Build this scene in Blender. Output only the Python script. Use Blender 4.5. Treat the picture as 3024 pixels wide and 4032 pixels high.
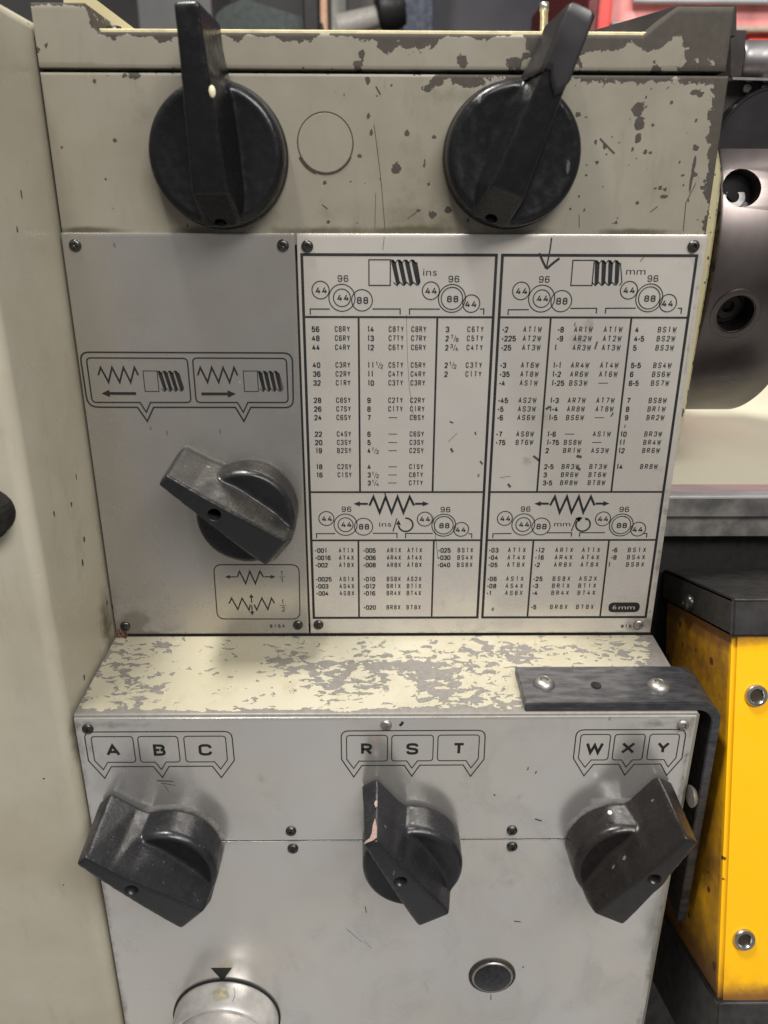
import bpy, bmesh, math, random
from mathutils import Vector, Matrix, noise as mnoise
R_ = math.radians
rnd = random.Random(7)
for o in list(bpy.data.objects): bpy.data.objects.remove(o)
SC = bpy.context.scene
COL = SC.collection
# ------------------------------------------------------------------ camera
FPX, IW, IH = 3028.0, 3024, 4032
CAM = Vector((0.1642, -0.4289, 0.0088))
PI_, YA, RO = R_(21.07), R_(0.72), R_(0.2)
FWD = Vector((math.sin(YA)*math.cos(PI_), math.cos(YA)*math.cos(PI_), -math.sin(PI_)))
RT = Vector((math.cos(YA), -math.sin(YA), 0)); UP = RT.cross(FWD)
CR = RT*math.cos(RO)+UP*math.sin(RO); CU = -RT*math.sin(RO)+UP*math.cos(RO)
cd = bpy.data.cameras.new('camera'); cam = bpy.data.objects.new('camera', cd); COL.objects.link(cam)
cam.matrix_world = Matrix(((CR.x, CU.x, -FWD.x, CAM.x), (CR.y, CU.y, -FWD.y, CAM.y), (CR.z, CU.z, -FWD.z, CAM.z), (0, 0, 0, 1)))
cd.sensor_fit = 'VERTICAL'; cd.sensor_height = 36; cd.lens = 36*FPX/IH
cd.clip_start = 0.01; cd.clip_end = 100
cd.dof.use_dof = True; cd.dof.focus_distance = 0.455; cd.dof.aperture_fstop = 8.5
SC.camera = cam
# ------------------------------------------------------------------ world and lamps
w = bpy.data.worlds.new('World'); SC.world = w; w.use_nodes = True
bg = w.node_tree.nodes['Background']; bg.inputs[0].default_value = (0.98, 0.97, 1.0, 1); bg.inputs[1].default_value = 0.19
def area(name, loc, target, sx, sy, power, col):
    l = bpy.data.lights.new(name, 'AREA'); l.shape = 'RECTANGLE'; l.size = sx; l.size_y = sy; l.energy = power; l.color = col
    o = bpy.data.objects.new(name, l); COL.objects.link(o); o.location = loc
    o.rotation_euler = (Vector(target)-Vector(loc)).to_track_quat('-Z', 'Y').to_euler()
    return o
area('ceiling_tube_lamp', (-0.13, -0.12, 1.15), (0.17, -.03, -0.2), 0.28, 0.10, 22, (1.0, 0.975, 0.92))
area('front_fill_lamp', (0.75, -1.45, 1.30), (0.17, 0, -0.2), 1.3, 0.6, 38, (1.0, 0.98, 0.95))  # added soft fill from front right, brightens front faces and cover side
SC.view_settings.view_transform = 'Standard'; SC.view_settings.look = 'None'; SC.view_settings.exposure = 0.32; SC.view_settings.gamma = 1
# ------------------------------------------------------------------ helpers
def ray(x, y): return FWD*FPX+CR*(x-IW/2)-CU*(y-IH/2)
def onY(x, y, Y=0.0): d = ray(x, y); return CAM+d*((Y-CAM.y)/d.y)
def onX(x, y, X): d = ray(x, y); return CAM+d*((X-CAM.x)/d.x)
def onZ(x, y, Z): d = ray(x, y); return CAM+d*((Z-CAM.z)/d.z)
M = 0.001
ORG = {}
def tag(o, label=None, cat=None, group=None, kind=None):
    if label: o['label'] = label
    if cat: o['category'] = cat
    if group: o['group'] = group
    if kind: o['kind'] = kind
    return o
def thing(name, label, cat, loc, group=None):
    o = bpy.data.objects.new(name, None); o.empty_display_size = 0.01; COL.objects.link(o); o.location = loc
    ORG[o.name] = Vector(loc); return tag(o, label, cat, group)
def obj(name, me, mat, parent=None, smooth=False, origin=None):
    """mesh given in world coordinates; re-based to the thing's origin"""
    if isinstance(me, bmesh.types.BMesh):
        bm = me; bmesh.ops.recalc_face_normals(bm, faces=bm.faces[:])
        me = bpy.data.meshes.new(name); bm.to_mesh(me); bm.free()
    org = ORG[parent.name] if parent else (Vector(origin) if origin else Vector((0, 0, 0)))
    me.transform(Matrix.Translation(-org))
    o = bpy.data.objects.new(name, me); COL.objects.link(o)
    if mat: me.materials.clear(); me.materials.append(mat)
    if parent: o.parent = parent
    else: o.location = org
    ORG[o.name] = org
    if smooth:
        me.polygons.foreach_set('use_smooth', [True]*len(me.polygons))
        if smooth != True: me.set_sharp_from_angle(angle=R_(smooth))
    return o
def box(bm, x0, x1, y0, y1, z0, z1, bev=0, seg=2):
    r = bmesh.ops.create_cube(bm, size=1)
    vs = r['verts']
    for v in vs: v.co = Vector(((x0+x1)/2+v.co.x*(x1-x0), (y0+y1)/2+v.co.y*(y1-y0), (z0+z1)/2+v.co.z*(z1-z0)))
    if bev:
        es = list({e for v in vs for e in v.link_edges})
        bmesh.ops.bevel(bm, geom=es, offset=bev, segments=seg, affect='EDGES', profile=0.5)
    return bm
def nb(): return bmesh.new()
def frame_of(axis):
    a = Vector(axis).normalized(); t = Vector((0, 0, 1)) if abs(a.z) < .9 else Vector((1, 0, 0))
    u = t.cross(a).normalized(); v = a.cross(u); return u, v, a
def lathe(bm, c, axis, prof, n=32, cap=True, start=0):
    """prof: (radius, height along axis)"""
    u, v, a = frame_of(axis); c = Vector(c); rings = []
    for r, h in prof:
        if r < 1e-7: rings.append([bm.verts.new(c+a*h)])
        else: rings.append([bm.verts.new(c+a*h+(u*math.cos(start+2*math.pi*i/n)+v*math.sin(start+2*math.pi*i/n))*r) for i in range(n)])
    for A, B in zip(rings, rings[1:]):
        for i in range(n):
            j = (i+1) % n
            if len(A) == 1: bm.faces.new((A[0], B[j], B[i])) if len(B) > 1 else None
            elif len(B) == 1: bm.faces.new((A[i], A[j], B[0]))
            else: bm.faces.new((A[i], A[j], B[j], B[i]))
    if cap:
        if len(rings[0]) > 1: bm.faces.new(rings[0][::-1])
        if len(rings[-1]) > 1: bm.faces.new(rings[-1])
    return bm
def tube(bm, pts, r, n=10):
    for a, b in zip(pts, pts[1:]):
        a = Vector(a); b = Vector(b); lathe(bm, a, b-a, [(r, 0), (r, (b-a).length)], n)
    return bm
def hexa(bm, P):
    """8 corners: front ring 0..3 then back ring 4..7"""
    v = [bm.verts.new(p) for p in P]
    for f in ((0, 1, 2, 3), (7, 6, 5, 4), (0, 4, 5, 1), (1, 5, 6, 2), (2, 6, 7, 3), (3, 7, 4, 0)): bm.faces.new([v[i] for i in f])
    return bm
def prism(bm, pts, y0, y1):
    """polygon in (x,z) between y0 (front) and y1"""
    a = [bm.verts.new((x, y0, z)) for x, z in pts]; b = [bm.verts.new((x, y1, z)) for x, z in pts]
    bm.faces.new(a); bm.faces.new(b[::-1]); n = len(pts)
    for i in range(n): bm.faces.new((a[i], b[i], b[(i+1) % n], a[(i+1) % n]))
    return bm
# ------------------------------------------------------------------ materials
class NT:
    def __init__(s, name):
        s.m = bpy.data.materials.new(name); s.m.use_nodes = True; s.t = s.m.node_tree; s.n = s.t.nodes
        s.b = s.n['Principled BSDF']; s.k = {}
    def new(s, ty, **kw):
        n = s.n.new(ty)
        for k, v in kw.items(): setattr(n, k, v)
        return n
    def put(s, inp, v):
        if isinstance(v, bpy.types.NodeSocket): s.t.links.new(v, inp)
        elif isinstance(v, (tuple, list)): inp.default_value = tuple(v)+((1,) if len(v) == 3 and len(inp.default_value) == 4 else ())
        else: inp.default_value = v
    def co(s, sc=(1, 1, 1), loc=(0, 0, 0), rot=(0, 0, 0)):
        t = s.new('ShaderNodeNewGeometry'); m = s.new('ShaderNodeMapping')
        s.put(m.inputs[0], t.outputs['Position']); m.inputs[3].default_value = sc; m.inputs[1].default_value = loc; m.inputs[2].default_value = rot
        return m.outputs[0]
    def noise(s, scale, detail=4, rough=.55, sc=(1, 1, 1), loc=(0, 0, 0), dist=0):
        n = s.new('ShaderNodeTexNoise'); s.put(n.inputs['Vector'], s.co(sc, loc)); n.inputs['Scale'].default_value = scale
        n.inputs['Detail'].default_value = detail; n.inputs['Roughness'].default_value = rough; n.inputs['Distortion'].default_value = dist
        return n.outputs[0]
    def voro(s, scale, sc=(1, 1, 1), loc=(0, 0, 0), out='Distance', rot=(0, 0, 0)):
        n = s.new('ShaderNodeTexVoronoi'); s.put(n.inputs['Vector'], s.co(sc, loc, rot)); n.inputs['Scale'].default_value = scale
        return n.outputs[out]
    def math(s, op, a, b=0, c=0, clamp=False):
        n = s.new('ShaderNodeMath', operation=op, use_clamp=clamp); s.put(n.inputs[0], a); s.put(n.inputs[1], b)
        if op == 'MULTIPLY_ADD': s.put(n.inputs[2], c)
        return n.outputs[0]
    def ramp(s, v, a, b, lo=0., hi=1.):
        n = s.new('ShaderNodeMapRange', interpolation_type='SMOOTHSTEP'); s.put(n.inputs[0], v)
        n.inputs[1].default_value = a; n.inputs[2].default_value = b; n.inputs[3].default_value = lo; n.inputs[4].default_value = hi
        return n.outputs[0]
    def mix(s, f, a, b):
        n = s.new('ShaderNodeMix', data_type='RGBA'); s.put(n.inputs[0], f); s.put(n.inputs[6], a); s.put(n.inputs[7], b); return n.outputs[2]
    def mixf(s, f, a, b):
        n = s.new('ShaderNodeMix', data_type='FLOAT'); s.put(n.inputs[0], f); s.put(n.inputs[2], a); s.put(n.inputs[3], b); return n.outputs[0]
    def attr(s, name): return s.new('ShaderNodeAttribute', attribute_name=name).outputs['Fac']
    def bump(s, h, dist, strength=1, nrm=None):
        n = s.new('ShaderNodeBump'); s.put(n.inputs['Height'], h); n.inputs['Distance'].default_value = dist; n.inputs['Strength'].default_value = strength
        if nrm is not None: s.put(n.inputs['Normal'], nrm)
        return n.outputs[0]
    def out(s, col, rough, metal=0, nrm=None, spec=None, coat=None):
        s.put(s.b.inputs['Base Color'], col); s.put(s.b.inputs['Roughness'], rough); s.put(s.b.inputs['Metallic'], metal)
        if nrm is not None: s.put(s.b.inputs['Normal'], nrm)
        if spec is not None: s.put(s.b.inputs['Specular IOR Level'], spec)
        if coat is not None: s.put(s.b.inputs['Coat Weight'], coat); s.b.inputs['Coat Roughness'].default_value = .15
        return s.m
def specks(t, scale, size, loc, keep=.35, sc=(1, 1, 1), rot=(0, 0, 0)):
    """sparse little marks: voronoi cells, only some of them, of varying size"""
    d = t.voro(scale, sc, loc, 'Distance', rot)
    c = t.voro(scale, sc, loc, 'Color', rot)
    sp = t.new('ShaderNodeSeparateColor'); t.put(sp.inputs[0], c)
    k = t.math('MULTIPLY', t.ramp(sp.outputs[0], 1-keep, 1.0), size)
    n = t.noise(scale*4, 2)
    d2 = t.math('ADD', d, t.math('MULTIPLY', t.math('SUBTRACT', n, .5), size*1.1))
    return t.math('MULTIPLY', t.math('LESS_THAN', d2, k), t.math('GREATER_THAN', sp.outputs[0], 1-keep))
def paint_mat(name, cream=(.232, .212, .168), under=(.046, .040, .033), under_m=.05, nscale=240, nsc=(1, 1, 1), grime_col=(.05, .042, .022), rough=.36, spk=True, amp=.85, under_r=.5):
    t = NT(name)
    wear = t.attr('wear'); grime_shade = t.attr('grime_shade')
    n = t.noise(nscale, 7, .62, nsc, (.3, .1, .2), .4)
    chip = t.ramp(t.math('ADD', wear, t.math('MULTIPLY', t.math('SUBTRACT', n, .5), amp*2)), .485, .52)
    if spk:
        s1 = specks(t, 70, .13, (1, 2, 3), .22, (1, 1, .6)); s2 = specks(t, 150, .15, (4, 1, 3), .12)
        chip = t.math('MAXIMUM', chip, t.math('MAXIMUM', s1, s2))
    big = t.noise(9, 4, .6, (1, 1, 1), (3, 0, 0)); fine = t.noise(900, 2)
    c = t.mix(t.ramp(big, .3, .7), cream, (cream[0]*.84, cream[1]*.82, cream[2]*.76))
    c = t.mix(t.ramp(t.noise(45, 6, .7, (2.2, 1, .5), (5, 1, 0)), .52, .8, 0, .5), c, (cream[0]*.64, cream[1]*.59, cream[2]*.46))
    c = t.mix(t.math('MULTIPLY', fine, .12), c, tuple(x*.7 for x in cream))
    gn = t.noise(120, 6, .7)
    g = t.ramp(t.math('ADD', grime_shade, t.math('MULTIPLY', t.math('SUBTRACT', gn, .5), .8)), .25, .95)
    gm = t.math('MULTIPLY', g, t.math('GREATER_THAN', grime_shade, .02))
    c = t.mix(t.math('MULTIPLY', gm, .85), c, grime_col)
    un = t.mix(t.noise(300, 5), under, tuple(x*1.7 for x in under))
    cs = t.math('ADD', wear, t.math('MULTIPLY', t.math('SUBTRACT', n, .5), amp*2))
    edge = t.math('MULTIPLY', t.ramp(cs, .43, .485), .45)  # lighter rim painted round the chips as a highlight on their edges
    c = t.mix(edge, c, tuple(min(1, x*1.45) for x in cream))
    c = t.mix(chip, c, un)
    h = t.math('ADD', t.math('MULTIPLY', chip, -1), t.math('MULTIPLY', t.noise(60, 3), .35))
    nrm = t.bump(h, .00035, 1)
    return t.out(c, t.mixf(chip, t.ramp(t.noise(40, 3), .3, .7, rough-.06, rough+.1), under_r), t.math('MULTIPLY', chip, under_m), nrm, t.mixf(chip, .5, .14))
def plate_mat(name, col, metal, rough, warm=(1.03, 1.0, .93)):
    t = NT(name); grime_shade = t.attr('grime_shade')
    brushed = t.noise(60, 5, .6, (1, 1, 25)); big = t.noise(12, 4, .6)
    c = t.mix(t.ramp(big, .3, .7), col, tuple(a*b for a, b in zip(col, warm)))
    c = t.mix(t.math('MULTIPLY', t.noise(1500, 2), .12), c, tuple(x*.5 for x in col))
    gn = t.noise(95, 7, .72, (1, 1, 1), (7, 0, 0))
    g = t.math('MULTIPLY', t.ramp(t.math('ADD', grime_shade, t.math('MULTIPLY', t.math('SUBTRACT', gn, .5), 1.35)), .2, .8), t.math('GREATER_THAN', grime_shade, .02))
    c = t.mix(t.math('MULTIPLY', g, .8), c, (.06, .048, .03))
    s1 = specks(t, 60, .07, (2, 5, 1), .12, (1, 1, .35), (0, .5, 0)); s2 = specks(t, 130, .10, (9, 5, 1), .09, (1, 1, .5), (0, -.7, 0))
    s3 = specks(t, 90, .06, (3, 3, 3), .08)
    c = t.mix(t.math('MULTIPLY', t.math('MAXIMUM', s1, s2), .8), c, (.04, .035, .03))
    c = t.mix(t.math('MULTIPLY', s3, .6), c, (.8, .78, .74))
    mt = t.math('MULTIPLY', t.math('SUBTRACT', 1, t.math('MAXIMUM', g, t.math('MAXIMUM', s1, s2))), metal)
    nrm = t.bump(t.math('ADD', t.noise(14, 2), t.math('MULTIPLY', t.noise(700, 2), .012)), .0012, .6)
    sm = t.math('MULTIPLY', t.ramp(t.noise(22, 6, .65, (1, 1, .7), (2, 2, 2), .8), .48, .72), .12)
    c = t.mix(t.math('MULTIPLY', sm, 2.2), c, tuple(x*.62 for x in col))
    return t.out(c, t.math('ADD', sm, t.ramp(t.noise(35, 4), .3, .7, rough-.03, rough+.05)), mt, nrm, .5)
def knob_mat(name, base=(.011, .011, .0125), rough=.27, dust=.32, dustcol=(.17, .165, .16), spec=.4):
    t = NT(name)
    g = t.new('ShaderNodeNewGeometry'); sx = t.new('ShaderNodeSeparateXYZ'); t.put(sx.inputs[0], g.outputs['Normal'])
    upf = t.ramp(sx.outputs[2], .05, .8)
    s1 = specks(t, 480, .26, (1, 0, 2), .16); s2 = specks(t, 230, .25, (5, 0, 2), .10, (1, 1, .25), (0, .8, 0))
    haze = t.math('MULTIPLY', t.ramp(t.noise(900, 4, .7), .3, .8), t.ramp(t.noise(60, 3), .35, .7, .08, .45))
    d = t.math('MULTIPLY', upf, t.math('ADD', haze, t.math('MULTIPLY', t.math('MAXIMUM', s1, s2), .8)))
    c = t.mix(t.math('MULTIPLY', d, dust), base, dustcol)
    c = t.mix(t.math('MULTIPLY', s2, .25), c, (.3, .3, .3))
    nrm = t.bump(t.math('ADD', t.noise(700, 3), t.math('MULTIPLY', t.noise(90, 3), 2)), .00012, .55)
    return t.out(c, t.ramp(t.noise(220, 5), .3, .75, rough-.08, rough+.14), 0, nrm, spec)
def plain(name, col, rough=.5, metal=0, var=.25, scale=200, bump=.00005, spec=.5, warm=None, sc=(1, 1, 1)):
    t = NT(name); n = t.noise(scale, 5, .6, sc)
    c = t.mix(t.ramp(n, .3, .7), col, warm or tuple(x*(1-var) for x in col))
    return t.out(c, t.ramp(t.noise(scale*.5, 3), .3, .7, rough*.85, min(1, rough*1.2)), metal, t.bump(n, bump, .6), spec)
m_panel = paint_mat('cream_machine_paint')
m_ledge = paint_mat('cream_ledge_paint', cream=(.42, .39, .30), under=(.155, .145, .132), under_m=.2, nscale=235, nsc=(.6, 1, 1.0), spk=False, amp=.85, under_r=.42)
m_cover = paint_mat('cream_cover_paint', cream=(.46, .425, .335), nscale=90, amp=.5, rough=.30)
m_cream = plain('cream_clean_paint', (.66, .64, .48), .5, var=.06, scale=14)
m_flange = paint_mat('cream_flange_paint', cream=(.45, .40, .24), nscale=200)
m_left = plate_mat('satin_left_plate', (.43, .41, .385), .74, .23)
m_chart = plate_mat('satin_chart_plate', (.575, .54, .495), .45, .25, (1.0, .985, .95))
m_low = plate_mat('satin_lower_plate', (.66, .645, .63), .78, .20)
m_ink = plain('black_print', (.010, .010, .010), .5, var=.4, scale=300)
m_inkf = plain('faded_print', (.07, .06, .05), .5, var=.5, scale=900)
m_lightprint = plain('light_print', (.42, .40, .36), .5, var=.3, scale=600)
m_knob = knob_mat('black_knob_plastic')
m_knobt = knob_mat('black_glossy_knob_plastic', (.007, .007, .008), .27, .3, (.1, .1, .1), .32)
m_knobb = knob_mat('brown_black_knob_plastic', (.012, .010, .0095), .28, .32, (.15, .12, .10))
m_knobd = knob_mat('dusty_knob_plastic', (.011, .011, .012), .32, .5, (.20, .17, .10))
m_sleeve = plain('dark_brown_sleeve', (.017, .0145, .0155), .40, var=.3, scale=150)
m_dark = plain('black_oxide_screw', (.10, .095, .09), .3, .85, var=.5, scale=600)
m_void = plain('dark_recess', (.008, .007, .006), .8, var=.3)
m_steel = plain('bright_steel', (.55, .54, .52), .28, 1, var=.25, scale=300)
m_dull = plain('dull_stainless', (.42, .40, .37), .42, .9, var=.35, scale=500)
m_bracket = plain('blued_steel_bar', (.13, .13, .14), .38, .8, var=.55, scale=260, sc=(.3, 1, 1), bump=.0001)
m_bracketd = m_bracket
m_chuck = plain('chuck_steel', (.165, .14, .132), .31, 1, var=.14, scale=45, sc=(1.5, 1, 1))
m_blackm = plain('black_painted_metal', (.018, .016, .017), .45, .1, var=.35, scale=200, spec=.25)
m_brownm = plain('worn_brown_black_metal', (.034, .028, .026), .5, .1, var=.4, scale=120, spec=.25)
def yellow_mat():
    t = NT('yellow_enamel'); g = t.attr('grime_shade'); n = t.noise(80, 7, .68)
    k = t.ramp(t.math('ADD', g, t.math('MULTIPLY', t.math('SUBTRACT', n, .5), .9)), .15, 1.0)
    k = t.math('MULTIPLY', k, t.math('GREATER_THAN', g, .02))
    c = t.mix(k, (.84, .43, .002), (.20, .088, .02))
    sp = specks(t, 110, .3, (2, 2, 2), .12); c = t.mix(sp, c, (.10, .04, .01))
    return t.out(c, t.ramp(t.noise(50, 3), .3, .7, .38, .52), 0, t.bump(t.noise(160, 4), .00012, .5), .4)
m_yellow = yellow_mat()
# ------------------------------------------------------------------ fields
def blob(x, z, bs):
    s = 0
    for b in bs:
        bx, bz, rx, rz = b[:4]; h = b[4] if len(b) > 4 else 1
        d = ((x-bx)/rx)**2+((z-bz)/rz)**2
        if d < 9: s = max(s, h*math.exp(-d))
    return s
def seg(x, z, ss):
    s = 0
    for x0, z0, x1, z1, r, h in ss:
        dx, dz = x1-x0, z1-z0; q = max(0, min(1, ((x-x0)*dx+(z-z0)*dz)/(dx*dx+dz*dz+1e-9)))
        d = ((x-x0-q*dx)**2+(z-z0-q*dz)**2)/(r*r)
        if d < 9: s = max(s, h*math.exp(-d))
    return s
def grid_slab(name, x0, x1, z0, ztop, yf, yb, mat, parent, fn, step=1.5, er=.5, zfun=None, both=None):
    """front-facing slab in mm: grid front with wear/grime attributes, rounded rim, top, sides"""
    nx = max(2, int((x1-x0)/step)); xs = [x0+(x1-x0)*i/nx for i in range(nx+1)]
    zt = zfun or (lambda x: ztop)
    if both: xs = sorted(set(xs) | set(both))
    nz = max(2, int((ztop-z0)/step)); V = []; F = []; A = []; G = []
    def add(x, y, z):
        V.append((x*M, y*M, z*M)); a, g = fn(x, z); A.append(a); G.append(g); return len(V)-1
    rows = []
    n1 = len(xs)
    def inset(i): return er if i == 0 else (-er if i == n1-1 else 0)
    for j in range(nz+1):
        r = []
        for i, x in enumerate(xs):
            t = zt(x)-er; b = z0+er; r.append(add(x+inset(i), yf, b+(t-b)*j/nz))
        rows.append(r)
    for j in range(nz):
        for i in range(n1-1): F.append((rows[j][i], rows[j][i+1], rows[j+1][i+1], rows[j+1][i]))
    # rim loop of the front, then ring at full size, then back ring
    rim = rows[0][:]+[rows[j][-1] for j in range(1, nz+1)]+rows[nz][-2::-1]+[rows[j][0] for j in range(nz-1, 0, -1)]
    def ring(fy, off):
        out = []
        for k in rim:
            x, y, z = [c/M for c in V[k]]
            nxx = x; nzz = z
            if abs(x-(x0+er)) < 1e-4: nxx = x-off
            if abs(x-(x1-er)) < 1e-4: nxx = x+off
            if abs(z-(z0+er)) < 1e-4: nzz = z-off
            elif k in topset: nzz = z+off
            V.append((nxx*M, fy*M, nzz*M)); A.append(A[k]); G.append(G[k]); out.append(len(V)-1)
        return out
    topset = set(rows[nz])
    r1 = ring(yf+er*.3, er*.7); r2 = ring(yf+er, er); r3 = ring(yb, er)
    n = len(rim)
    for P, Q in ((rim, r1), (r1, r2), (r2, r3)):
        for k in range(n): F.append((P[k], Q[k], Q[(k+1) % n], P[(k+1) % n]))
    me = bpy.data.meshes.new(name); me.from_pydata(V, [], [f[::-1] for f in F] if False else F)
    me.update()
    bm = bmesh.new(); bm.from_mesh(me); bmesh.ops.recalc_face_normals(bm, faces=bm.faces[:])
    # make sure the front faces the viewer
    bm.faces.ensure_lookup_table()
    if bm.faces[0].normal.y > 0: bmesh.ops.reverse_faces(bm, faces=bm.faces[:])
    bm.to_mesh(me); bm.free()
    for nm, dat in (('wear', A), ('grime_shade', G)):
        at = me.attributes.new(nm, 'FLOAT', 'POINT'); at.data.foreach_set('value', dat)
    return obj(name, me, mat, parent, smooth=35)
# ------------------------------------------------------------------ glyphs
GL = {}
def glyph(ch, bold):
    k = (ch, bold)
    if k in GL: return GL[k]
    cu = bpy.data.curves.new('g', 'FONT'); cu.body = ch; cu.size = 1; cu.resolution_u = 3; cu.offset = .022 if bold else -.004
    o = bpy.data.objects.new('g', cu); COL.objects.link(o)
    dg = bpy.context.evaluated_depsgraph_get(); me = bpy.data.meshes.new_from_object(o.evaluated_get(dg))
    vs = [(v.co.x, v.co.y) for v in me.vertices]; fs = [tuple(p.vertices) for p in me.polygons]
    bpy.data.objects.remove(o); bpy.data.meshes.remove(me); bpy.data.curves.remove(cu)
    GL[k] = (vs, fs); return GL[k]
def capH(bold):
    vs, _ = glyph('H', bold); return max(v[1] for v in vs)-min(v[1] for v in vs)
def put_glyph(bm, ch, x0, x1, z0, h, Y, bold, slant=0, vcap=None):
    vs, fs = glyph(ch, bold)
    if not vs: return
    a = min(v[0] for v in vs); b = max(v[0] for v in vs); H = vcap or capH(bold)
    nv = [bm.verts.new(((x0+(v[0]-a)/(b-a)*(x1-x0)+slant*v[1]/H*h)*M, Y, (z0+v[1]/H*h)*M)) for v in vs]
    for f in fs:
        try:
            fc = bm.faces.new([nv[i] for i in f])
            fc.normal_update()
            if fc.normal.y > 0: fc.normal_flip()
        except ValueError: pass
SF = {
'A': [[(0, 0), (.5, 1), (1, 0)], [(.2, .32), (.8, .32)]],
'B': [[(.5, .52), (0, .52), (0, 1), (.62, 1), (.88, .93), (.95, .77), (.88, .6), (.62, .52)], [(0, .52), (0, 0), (.66, 0), (.93, .08), (1, .27), (.93, .45), (.62, .52)]],
'C': [[(1, .70), (.97, .88), (.75, 1), (.25, 1), (.03, .88), (0, .72), (0, .28), (.03, .12), (.25, 0), (.75, 0), (.97, .12), (1, .30)]],
'0': [[(1, .5), (1, .72), (.97, .88), (.75, 1), (.25, 1), (.03, .88), (0, .72), (0, .28), (.03, .12), (.25, 0), (.75, 0), (.97, .12), (1, .28), (1, .52)]],
'R': [[(0, 0), (0, 1), (.65, 1), (.92, .92), (1, .75), (.92, .57), (.65, .48), (0, .48)], [(.5, .48), (1, 0)]],
'S': [[(1, .76), (.95, .92), (.75, 1), (.25, 1), (.04, .9), (0, .75), (.05, .6), (.3, .53), (.7, .47), (.95, .4), (1, .25), (.95, .1), (.75, 0), (.25, 0), (.05, .08), (0, .24)]],
'T': [[(0, 1), (1, 1)], [(.5, 1), (.5, 0)]],
'W': [[(0, 1), (.25, 0), (.5, .8), (.75, 0), (1, 1)]],
'X': [[(0, 1), (1, 0)], [(1, 1), (0, 0)]],
'Y': [[(0, 1), (.5, .45), (1, 1)], [(.5, .5), (.5, 0)]],
'1': [[(-.25, .80), (.5, 1), (.5, 0)]],
'2': [[(0, .72), (.05, .9), (.25, 1), (.75, 1), (.95, .9), (1, .75), (.92, .57), (0, 0), (1, 0)]],
'3': [[(0, .78), (.06, .93), (.25, 1), (.75, 1), (.95, .9), (1, .76), (.93, .6), (.7, .53), (.35, .53)], [(.7, .53), (.95, .44), (1, .26), (.94, .08), (.75, 0), (.25, 0), (.05, .08), (0, .24)]],
'4': [[(.58, 1), (0, .26), (1.05, .26)], [(.74, .6), (.74, 0)]],
'5': [[(.95, 1), (.1, 1), (.05, .52), (.3, .61), (.75, .6), (.95, .5), (1, .3), (.95, .1), (.75, 0), (.25, 0), (.04, .1), (0, .22)]],
'6': [[(.97, .8), (.93, .92), (.75, 1), (.25, 1), (.03, .88), (0, .7), (0, .25), (.05, .08), (.25, 0), (.75, 0), (.95, .08), (1, .28), (.95, .48), (.75, .56), (.25, .56), (.02, .44)]],
'7': [[(0, 1), (1, 1), (.36, 0)]],
'8': [[(.25, .53), (.75, .53), (.94, .63), (.96, .86), (.75, 1), (.25, 1), (.04, .86), (.06, .63), (.25, .53)], [(.75, .53), (.96, .42), (1, .2), (.9, .05), (.75, 0), (.25, 0), (.1, .05), (0, .2), (.04, .42), (.25, .53)]]}
SF['9'] = [[(1-x, 1-y) for x, y in q] for q in SF['6']]
def soft(q):
    out = [q[0]]
    for a, p, c in zip(q, q[1:], q[2:]):
        a, p, c = Vector(a), Vector(p), Vector(c)
        if (p-a).angle(c-p) < R_(62): out += [tuple(p+(a-p)*.25), tuple(p+(c-p)*.25)]
        else: out.append(tuple(p))
    return out+[q[-1]]
def sg(bm, ch, x0, x1, z0, h, Y, lw, slant=0):
    i = lw/2
    for k, q in enumerate(SF[ch]):
        if lw > 1: q = soft(soft(q))
        stroke(bm, [(x0+i+u*(x1-x0-lw)+slant*v, z0+i+v*(h-lw)) for u, v in q], lw, Y-k*.000004)
NARROW = {'1': .5, 'I': .35, 'i': .3, 'l': .3}
WIDE = {'W': 1.25, 'M': 1.2, 'm': 1.5}
def mono(bm, s, x, z, pitch, gw, h, Y, bold=False, slant=0):
    for i, ch in enumerate(s):
        if ch == ' ': continue
        if ch == '.': dot(bm, x+i*pitch+gw/2, z+h*.45, .42, Y); continue
        f = NARROW.get(ch, 1)*WIDE.get(ch, 1); w_ = gw*f; c = x+i*pitch+gw/2
        if ch in SF: sg(bm, ch, c-w_/2, c+w_/2, z, h, Y, .62 if bold else .48, slant)
        else: put_glyph(bm, ch, c-w_/2, c+w_/2, z, h, Y, bold, slant)
def fit(bm, s, x0, x1, z, h, Y, bold=False, gap=.12):
    """proportional text squeezed between x0 and x1"""
    ws = []; H = capH(bold)
    for ch in s:
        vs, _ = glyph(ch, bold); ws.append((max(v[0] for v in vs)-min(v[0] for v in vs)) if vs else .3)
    if all(c in SF for c in s) and len(s) == 2 and Y0 - .001 < Y < Y0 + .001:
        q = (x1-x0-.75)/2
        for i, c in enumerate(s): sg(bm, c, x0+i*(q+.75), x0+i*(q+.75)+q, z, h, Y, .66 if bold else .5)
        return
    tot = sum(ws)+gap*(len(s)-1); k = (x1-x0)/tot; x = x0
    for ch, w_ in zip(s, ws): put_glyph(bm, ch, x, x+w_*k, z, h, Y, bold); x += (w_+gap)*k
def poly(bm, pts, Y):
    f = bm.faces.new([bm.verts.new((x*M, Y, z*M)) for x, z in pts]); f.normal_update()
    if f.normal.y > 0: f.normal_flip()
def dot(bm, x, z, r, Y, n=10, rz=None): poly(bm, [(x+r*math.cos(2*math.pi*i/n), z+(rz or r)*math.sin(2*math.pi*i/n)) for i in range(n)], Y)
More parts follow.
